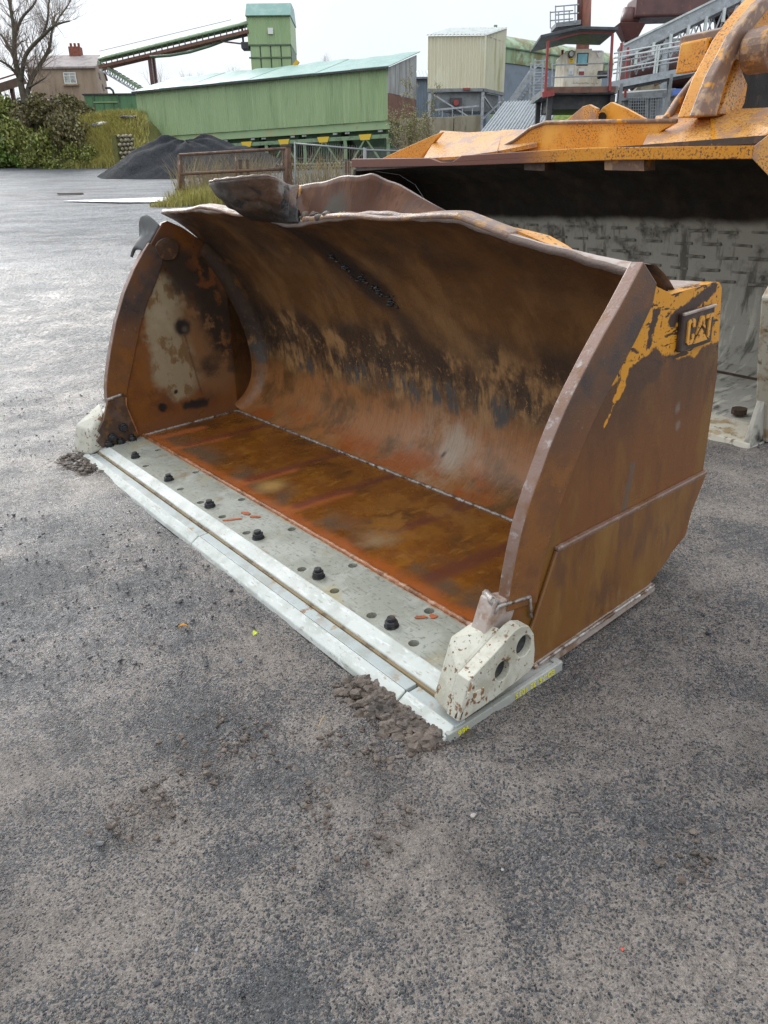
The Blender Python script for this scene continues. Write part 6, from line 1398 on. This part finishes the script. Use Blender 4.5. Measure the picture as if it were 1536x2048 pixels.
# bare tree at the left with two main stems
def tree_at(px, Y, label, limbs, group=None, rad=.26, lev=4, seed=1, twig='twig', name='bare_tree', dz=0, base=None):
    b = at(px, 238, Y); z = gz_(b.x, Y) - .3 if base is None else base
    r = thing(name, label, 'tree', (b.x, Y, z), None, group); rnd = random.Random(seed)
    mbT, mbB = MB(), MB()
    for pts, r0, r1 in limbs:
        P = [at(x, y, Y + dy) for x, y, dy in pts]
        if pts[0][1] > 230: P[0] = Vector((P[0].x, Y, z))
        # smooth the limb
        Q = []
        for i in range(len(P) - 1):
            a, b_, c, d = P[max(0, i - 1)], P[i], P[i + 1], P[min(len(P) - 1, i + 2)]
            for k in range(5):
                t = k / 5; Q.append(.5 * ((2 * b_) + (c - a) * t + (2 * a - 5 * b_ + 4 * c - d) * t * t + (3 * b_ - a - 3 * c + d) * t ** 3))
        Q.append(P[-1]); n = len(Q); rs = [r0 + (r1 - r0) * i / (n - 1) for i in range(n)]
        mbT.tube(Q, rs, 9)
        for i in range(3, n):
            if pts[0][1] > 230 and i < n * .4: continue
            for k in range(2 if i < n - 1 else 3):
                d = (Q[min(n - 1, i + 1)] - Q[i - 1]).normalized(); ax = Vector((rnd.uniform(-1, 1), rnd.uniform(-.8, .8), rnd.uniform(-.3, 1))).normalized()
                branch_mesh(mbB, Q[i], (d * .5 + ax * .7).normalized(), rnd.uniform(.9, 1.7), max(.014, rs[i] * .26), lev - 1, rnd, .5, .07, 4, 3, .2)
    mbT.build('trunk', M['bark'], r, smooth=True); mbB.build('branches', M[twig], r)
    return r
TL = [([(60, 250, 0), (50, 205, 0), (40, 160, 0), (30, 115, 0), (28, 60, 0), (20, 10, 0), (8, -60, 0)], .29, .07),
      ([(42, 165, 0), (52, 110, -.5), (88, 70, -1), (112, 50, -1.5), (140, 42, -2)], .17, .04),
      ([(52, 200, 0), (62, 160, .4), (80, 130, .6), (98, 98, .8), (104, 62, 1), (110, 30, 1)], .20, .05),
      ([(34, 130, 0), (18, 95, .5), (2, 70, 1), (-25, 45, 1)], .13, .04), ([(40, 160, 0), (22, 135, -.5), (-5, 118, -1), (-30, 100, -1)], .12, .04),
      ([(29, 70, 0), (45, 35, .5), (70, 5, .5), (85, -40, 1)], .12, .04), ([(85, 74, -1), (95, 40, -1), (98, 5, -1), (110, -40, -1)], .10, .03),
      ([(104, 62, 1), (118, 35, 1), (135, 12, 1.5), (150, -20, 1.5)], .07, .03), ([(58, 175, 0), (75, 165, -.5), (92, 155, -.6)], .09, .03)]
tree_at(60, 60.5, 'tall bare tree with two spreading stems standing left of the house', TL, seed=5)
for px, py, Y, h, lb_ in ((316, 165, 90, 3.4, 'far bare tree just right of the conveyor leg'), (374, 160, 95, 2.4, 'small far bare tree in the middle above the teal roof'), (405, 156, 95, 1.9, 'low far bare treetop left of the green tower'), (470, 152, 98, 3.0, 'far bare tree closest to the green tower'), (652, 122, 98, 2.2, 'pale bare treetop above the right part of the teal roof')):
    b = at(px, py, Y); r = thing('distant_tree', lb_, 'tree', (b.x, Y, T(b.x, Y)), None, 'bare trees far behind the green building'); rnd = random.Random(int(px)); mb = MB()
    base = Vector((b.x, Y, b.z - 1.5)); MB().tube([Vector((b.x, Y, T(b.x, Y))), base + UPV * .3], [.2, .1], 6).build('trunk', M['twig_far'], r)
    for k in range(7): branch_mesh(mb, base + Vector((rnd.uniform(-.5, .5), 0, rnd.uniform(0, .5))), Vector((rnd.uniform(-.7, .7), rnd.uniform(-.3, .3), 1)).normalized(), h * .42, .05, 3, rnd, .45, .06, 3, 3)
    mb.build('branches', M['twig_far'], r)
# willow scrub in front of the cream tower
def scrub():
    Y = 33.0; b = at(830, 300, Y); r = thing('willow_shrub', 'thin yellow leaved willow shrub growing between green building and yellow loader', 'bush', (b.x, Y, T(b.x, Y)))
    mb = MB(); rnd = random.Random(9); tips = []
    for k in range(26):
        p = Vector((b.x + rnd.uniform(-.7, .7), Y + rnd.uniform(-.6, .6), b.z - .6)); d = Vector((rnd.uniform(-.55, .5), rnd.uniform(-.4, .4), 1)).normalized()
        if k < 5: d = Vector((rnd.uniform(-.05, .32), 0, 1)).normalized()
        L = rnd.uniform(1.2, 2.0) if k >= 5 else rnd.uniform(2.3, 3.3)
        q = p; pts = [p]
        for i in range(7):
            d = (d + Vector((rnd.uniform(-1, 1), rnd.uniform(-1, 1), .3)) * .12).normalized(); q = q + d * L / 7; pts.append(q)
            if i > 1:
                for j in range(3):
                    e = (d + Vector((rnd.uniform(-1, 1), rnd.uniform(-1, 1), rnd.uniform(-.2, .8)))).normalized(); s = q + e * rnd.uniform(.2, .55); mb.tube([q, s], [.008, .004], 3, cap=False)
                    for t in (.5, .8, 1): tips.append(q.lerp(s, t))
        mb.tube(pts, [.02 * (1 - .7 * i / 7) for i in range(8)], 4, cap=False)
    mb.build('stems', M['twig'], r)
    g = np.random.default_rng(4); P = np.array(tips)[g.integers(0, len(tips), 3600)] + g.normal(0, .05, (3600, 3)) - np.array(r.location)
    a = g.normal(size=P.shape); a /= np.linalg.norm(a, axis=1)[:, None]; c = np.cross(a, g.normal(size=P.shape)); c /= np.linalg.norm(c, axis=1)[:, None]
    v = np.stack([P - a * .04, P + c * .016, P + a * .04, P - c * .016], 1).reshape(-1, 3)
    o = np_mesh('leaves', v, np.arange(len(v)).reshape(-1, 4), M['leaf_y']); put(o, r)
scrub()

# ------------------------------------------------------------------ rusty mesh gate, posts, wire fence
Y = 31.2
def ga(px, py): return at(px, py, Y)
gate = mk('mesh_gate', 'rusty tube framed gate filled with chain mesh across the far yard', 'gate', flat(ga(470, 400), T(ga(470, 400).x, Y)))
zg = lambda f: 0
tl, tr, bl, br = ga(358, 310), ga(572, 297), ga(361, 398), ga(572, 390)
for p, q, nm in ((tl, tr, 'top_rail'), (tl.lerp(bl, .43), tr.lerp(br, .43), 'mid_rail'), (tl.lerp(bl, .87), tr.lerp(br, .87), 'bottom_rail'), (tl, bl, 'stile'), (tr, br, 'stile'), (tl.lerp(tr, .53), bl.lerp(br, .53), 'mid_stile')):
    MB().tube([p, q], .055 if nm != 'mid_stile' else .035, 8).build(nm, M['frame_rust'], gate, smooth=True)
mb = MB(); n = 62
for k in range(-16, n):
    for s in (1, -1):
        u0, u1 = k / n, (k + 16) / n
        if s < 0: u0, u1 = u1, u0
        v0, v1 = 0., 1.
        def clip(u, v, uu, vv):
            if u < 0: v = v + (vv - v) * (0 - u) / (uu - u); u = 0
            if u > 1: v = v + (vv - v) * (1 - u) / (uu - u); u = 1
            return u, v
        a = clip(u0, v0, u1, v1); b = clip(u1, v1, u0, v0)
        if abs(a[1] - b[1]) < .02: continue
        pt = lambda u, v: tl.lerp(tr, u).lerp(bl.lerp(br, u), v * .87) + Vector((0, .015 * s, 0))
        mb.bar(pt(*a), pt(*b), .006)
mb.build('chain_mesh', M['wire'], gate, kind='stuff')
p = tl.lerp(bl, .78) + Vector((.05, -.05, 0)); MB().bar(p - Vector((.25, 0, 0)), p + Vector((.25, 0, 0)), .06).build('latch', M['frame_rust'], gate)
for x, y0, y1, w, lb_ in ((368, 318, 400, .20, 'flaking white and rust gate post at the left end of the gate'), (578, 292, 396, .34, 'stout rusty gate post at the right end of the gate'), (486, 322, 396, .14, 'thin weathered post behind the middle of the gate'), (500, 322, 396, .10, 'narrow pale post right behind the gate middle')):
    p, q = at(x, y0, Y + .35), at(x, y1, Y + .35); t = thing('gate_post', lb_, 'post', flat(q, T(q.x, q.y)), None, 'old posts around the gate'); MB().tube([flat(q, T(q.x, q.y) - .1), flat(q, p.z)], w * .55, 10).build('shaft', M['frame_rust'], t, smooth=False, bevel=.01); MB().tube([flat(q, p.z - .02), flat(q, p.z + .05)], w * .66, 10).build('cap', M['dark_steel'], t)
def wire_panel(x0, y0, x1, y1, yb0, yb1, Y0, Y1, lab):
    a, b, c, d = at(x0, yb0, Y0), at(x1, yb1, Y1), at(x1, y1, Y1), at(x0, y0, Y0)
    t = thing('wire_fence', lab, 'fence', flat(a, T(a.x, a.y)), None, 'galvanised wire fence panels')
    MB().tube([d, c], .030, 8).build('top_rail', M['gwire'], t, smooth=True); MB().tube([a, b], .030, 8).build('bottom_rail', M['gwire'], t, smooth=True)
    MB().tube([a - UPV * .2, d + UPV * .06], .03, 8).build('upright', M['gwire'], t, smooth=True); MB().tube([b - UPV * .2, c + UPV * .06], .03, 8).build('upright', M['gwire'], t, smooth=True)
    mb = MB(); m = 30
    for k in range(1, m): mb.bar(a.lerp(b, k / m), d.lerp(c, k / m) + UPV * .10, .010)
    for k in range(1, 4): mb.bar(a.lerp(d, k / 4), b.lerp(c, k / 4), .010)
    mb.build('wires', M['gwire'], t, kind='stuff')
wire_panel(590, 287, 728, 299, 400, 398, 28.5, 27, 'tilted galvanised wire fence panel right of the stout gate post')
wire_panel(731, 300, 800, 302, 398, 396, 27.2, 30, 'short galvanised wire fence panel running behind the yellow loader')
for k, x in enumerate((694, 700)): p, q = at(x, 320, 27.6), at(x, 398, 27.6); t = thing('fence_post', ('rusty brown fence post seen through the wire panel, the left of two', 'rusty brown fence post seen through the wire panel, the right of two')[k], 'post', flat(q, T(q.x, q.y)), None, 'paired rusty fence posts'); MB().bar(flat(q, T(q.x, q.y) - .1), flat(q, p.z), .09).build('shaft', M['frame_rust'], t); MB().bar(flat(q, p.z), flat(q, p.z + .02), .1).build('cap', M['dark_steel'], t)
for k, (x, y, l) in enumerate(((205, 246, 'white scrap of plastic sheet lying on the grass bank'), (258, 248, 'grey folded tarpaulin scrap on the grass bank by the green building'), (195, 260, 'dark scrap lying among the weeds on the bank'))):
    p = at(x, y, 58.5); vs, fs = lump((0, 0, 0), .5, k + 60, 2, (1.5, .6, .35)); o = MB().add(vs, fs).build('scrap_sheet', M['white'] if k == 0 else M['rubble'], smooth=False, label=l, cat='scrap', group=None); o.location = (p.x, 58.5, gz_(p.x, 58.5) + .35)

# ------------------------------------------------------------------ loose things on the near ground
def pebbles():
    bm = bmesh.new(); bmesh.ops.create_icosphere(bm, subdivisions=1, radius=1); V0 = np.array([v.co[:] for v in bm.verts]); F0 = np.array([[v.index for v in f.verts] for f in bm.faces]); bm.free()
    g = np.random.default_rng(12); n = 26000
    r = np.exp(g.uniform(math.log(.75), math.log(8.5), n)); a = np.radians(g.uniform(-38, 38, n)); x, y = r * np.sin(a), r * np.cos(a)
    dens = vnoise(x * 1.6, y * 1.6, 21); keep = g.uniform(0, 1, n) < np.clip((dens - .25) * 1.8, .05, 1); x, y, r = x[keep], y[keep], r[keep]; n = len(x)
    s = np.exp(g.normal(-5.75, .42, n)) * np.clip(r / 2.2, .75, 1.6); s = np.clip(s, .0018, .015)
    # nothing inside the bucket
    dx, dy = x - BO.x, y - BO.y; u = dx * BU.x + dy * BU.y; v = dx * BV.x + dy * BV.y; ok = ~((u > -.05) & (u < 3.95) & (v > -.06) & (v < 1.6)); x, y, s = x[ok], y[ok], s[ok]; n = len(x)
    z = terrain(x, y)
    M_ = g.normal(size=(n, 3, 3)); Q, _ = np.linalg.qr(M_); sc = g.uniform(.55, 1.15, (n, 1, 3))
    jit = 1 + g.normal(0, .14, (n, len(V0), 1))
    W = np.einsum('nij,nkj->nki', Q, V0[None] * sc * jit) * s[:, None, None]; W[:, :, 2] *= .7
    W += np.stack([x, y, z + s * .15 + .003], -1)[:, None, :]
    f = (F0[None] + (np.arange(n) * len(V0))[:, None, None]).reshape(-1, 3)
    o = np_mesh('loose_grit', W.reshape(-1, 3), f, M['pebble'], False); put(o, None, 'loose wet grit and small stones strewn over the yard', kind='stuff')
pebbles()
def ground_lump(px, py, r, name, label, mat, cat='stone', group=None, sq=(1, .8, .55), sub=2, seed=0):
    p = hit(px, py); vs, fs = lump((0, 0, 0), r, seed, sub, sq); o = MB().add(vs, fs).build(name, M[mat], smooth=False, label=label, cat=cat, group=group); o.location = (p.x, p.y, p.z + r * .25); o.rotation_euler = (0, 0, seed * 1.3)
    return o
M['chip'] = material('pale_quartz_chip', (.30, .275, .245), [((.35, .33, .30), [('n', 40, .5, .65)])], (.4, .6))
M['blue_stone'] = material('blue_grey_stone', (.15, .17, .185), [((.22, .23, .24), [('n', 40, .5, .65)])], (.35, .5))
for k, (x, y, r, l, m) in enumerate(((1287, 1605, .014, 'round grey brown pebble on bare tarmac at the right', 'pebble'), (735, 1634, .022, 'pale grey lump among the mud clods below the corner shoe', 'blue_stone'), (483, 1320, .015, 'blue grey stone chip left of the cutting edge', 'blue_stone'),
        (945, 1632, .018, 'pinkish flat stone below the bucket corner', 'chip'), (980, 1500, .008, 'small white chip below the front corner', 'chip'), (793, 1487, .009, 'white chip beside the mud at the corner', 'chip'),
        (1005, 1740, .011, 'white crumb on the brown mud patch', 'chip'), (1120, 1997, .016, 'cream flake near the bottom edge', 'chip'), (600, 1745, .008, 'white crumb left of the brown patch', 'chip'), (1385, 1462, .007, 'tiny white chip on the right tarmac', 'chip'),
        (1175, 1990, .017, 'dark wet stone near the bottom edge', 'pebble'), (395, 1905, .013, 'blue grey stone low on the left', 'blue_stone'), (200, 1690, .016, 'dark stone left of the muddy hollow', 'pebble'), (240, 1320, .014, 'dark chip on wet grit at far left', 'pebble'))):
    ground_lump(x, y, r * (.6 if m == 'chip' else 1), 'stone', l, m, seed=k, sub=1, sq=(1, .75, .35))
M['red_bit'] = material('red_plastic_bit', (.55, .06, .03), (), (.4, .5)); M['leaf_fall'] = material('fallen_leaf_orange', (.62, .28, .02), [((.4, .14, .02), [('n', 60, .5, .6)])], (.4, .5)); M['leaf_lime'] = material('fallen_leaf_lime', (.52, .58, .03), (), (.4, .5))
ground_lump(1243, 1900, .006, 'red_fragment', 'tiny red plastic fragment lying low on the right', 'red_bit', 'fragment', seed=3, sub=1)
ground_lump(1157, 1822, .005, 'red_fragment', 'tiny orange red crumb on the muddy patch', 'red_bit', 'fragment', seed=4, sub=1)
def leaf(px, py, L, w, rot, mat, label):
    p = hit(px, py); o = MB().grid(lambda a, b: Vector(((a - .5) * L, (b - .5) * w * (math.sin(math.pi * min(max(a, .02), .98)) ** .8), .012 * math.sin(a * 3) + .006 * (2 * b - 1) ** 2)), 10, 4).build('fallen_leaf', M[mat], smooth=True, solid=.001, label=label, cat='leaf'); o.location = (p.x, p.y, p.z + .008); o.rotation_euler = (0, 0, rot)
leaf(367, 1259, .042, .014, .1, 'leaf_fall', 'narrow orange fallen leaf on the wet grit'); leaf(512, 1274, .028, .024, .9, 'leaf_lime', 'small lime yellow fallen leaf near the cutting edge')
p, q = hit(322 * 1 + 315, 1458), hit(650, 1436); MB().tube([p + UPV * .01, p.lerp(q, .5) + UPV * .016, q + UPV * .012], .0022, 5).build('straw_stalk', M['drygrass'], label='thin straw stalk lying left of the mud ridge', cat='straw')

# mud pushed up by the cutting edge
def mud_heap(name, label, path, n, r0, r1, wid, seed, tall=.03):
    rnd = random.Random(seed); g = thing(name, label, 'mud', hit(*path[0])); P = [hit(*p) for p in path]
    if tall > .01:                             # a crumbly body under the clods
        def body(a, b):
            x = a * (len(P) - 1); i = min(int(x), len(P) - 2); c = P[i].lerp(P[i + 1], x - i); d = (P[i + 1] - P[i]).normalized(); n_ = Vector((-d.y, d.x, 0))
            e = (b - .5) * 2; ww = wid * 1.7 * (.6 + .4 * math.sin(a * math.pi)) * (1 + .3 * math.sin(a * 23 + seed)); q = c + n_ * e * ww
            q.z = T(q.x, q.y) + tall * .75 * max(0, 1 - e * e) * (.55 + .45 * math.sin(math.pi * min(1, max(0, a)))) - .012 + .012 * (rnd.random() - .3)
            return q
        MB().grid(body, 70, 22).build('mud_body', M['mud'], g, smooth=False)
    mb = MB()
    for k in range(n):
        f = rnd.random() * (len(P) - 1); i = min(int(f), len(P) - 2); p = P[i].lerp(P[i + 1], f - i)
        o = Vector((rnd.gauss(0, wid), rnd.gauss(0, wid), 0)); r = r0 + (r1 * 1.35 - r0) * rnd.random() ** 4; p = p + o; p.z = T(p.x, p.y) + max(0, tall * (1 - o.length / (wid * 2.2))) * rnd.uniform(.3, 1) - r * .12
        mb.add(*lump(p, r, seed * 1000 + k, 2, (rnd.uniform(.9, 1.4), rnd.uniform(.7, 1.2), rnd.uniform(.5, .8)), .10))
    mb.build('mud_clods', M['mud'], g, smooth=False, kind='stuff')
mud_heap('mud_ridge', 'ridge of brown mud clods against the near right end of the cutting edge', [(722, 1372), (760, 1395), (800, 1425), (840, 1455), (880, 1485)], 1700, .003, .022, .040, 1, .034)
mud_heap('mud_ridge', 'small brown mud heap at the far left end of the cutting edge', [(140, 918), (155, 930), (180, 950)], 800, .004, .022, .06, 2, .045)
for px, py, n, w, s, l in ((690, 1560, 70, .07, 3, 'scatter of mud crumbs below the mud ridge'), (735, 1615, 60, .06, 4, 'patch of crushed mud in the lower middle'), (445, 1490, 60, .07, 5, 'dark mud crumbs left of the mud ridge'), (300, 1610, 40, .05, 6, 'mud crumbs around the hollow at lower left'), (1420, 1745, 30, .05, 7, 'mud crumbs at the lower right edge'), (690, 1510, 40, .06, 8, 'loose mud clods just left of the ridge')):
    mud_heap('mud_crumbs', l, [(px - 30, py - 6), (px + 30, py + 6)], n * 5, .0020, .0085, w * 1.3, s, .006)
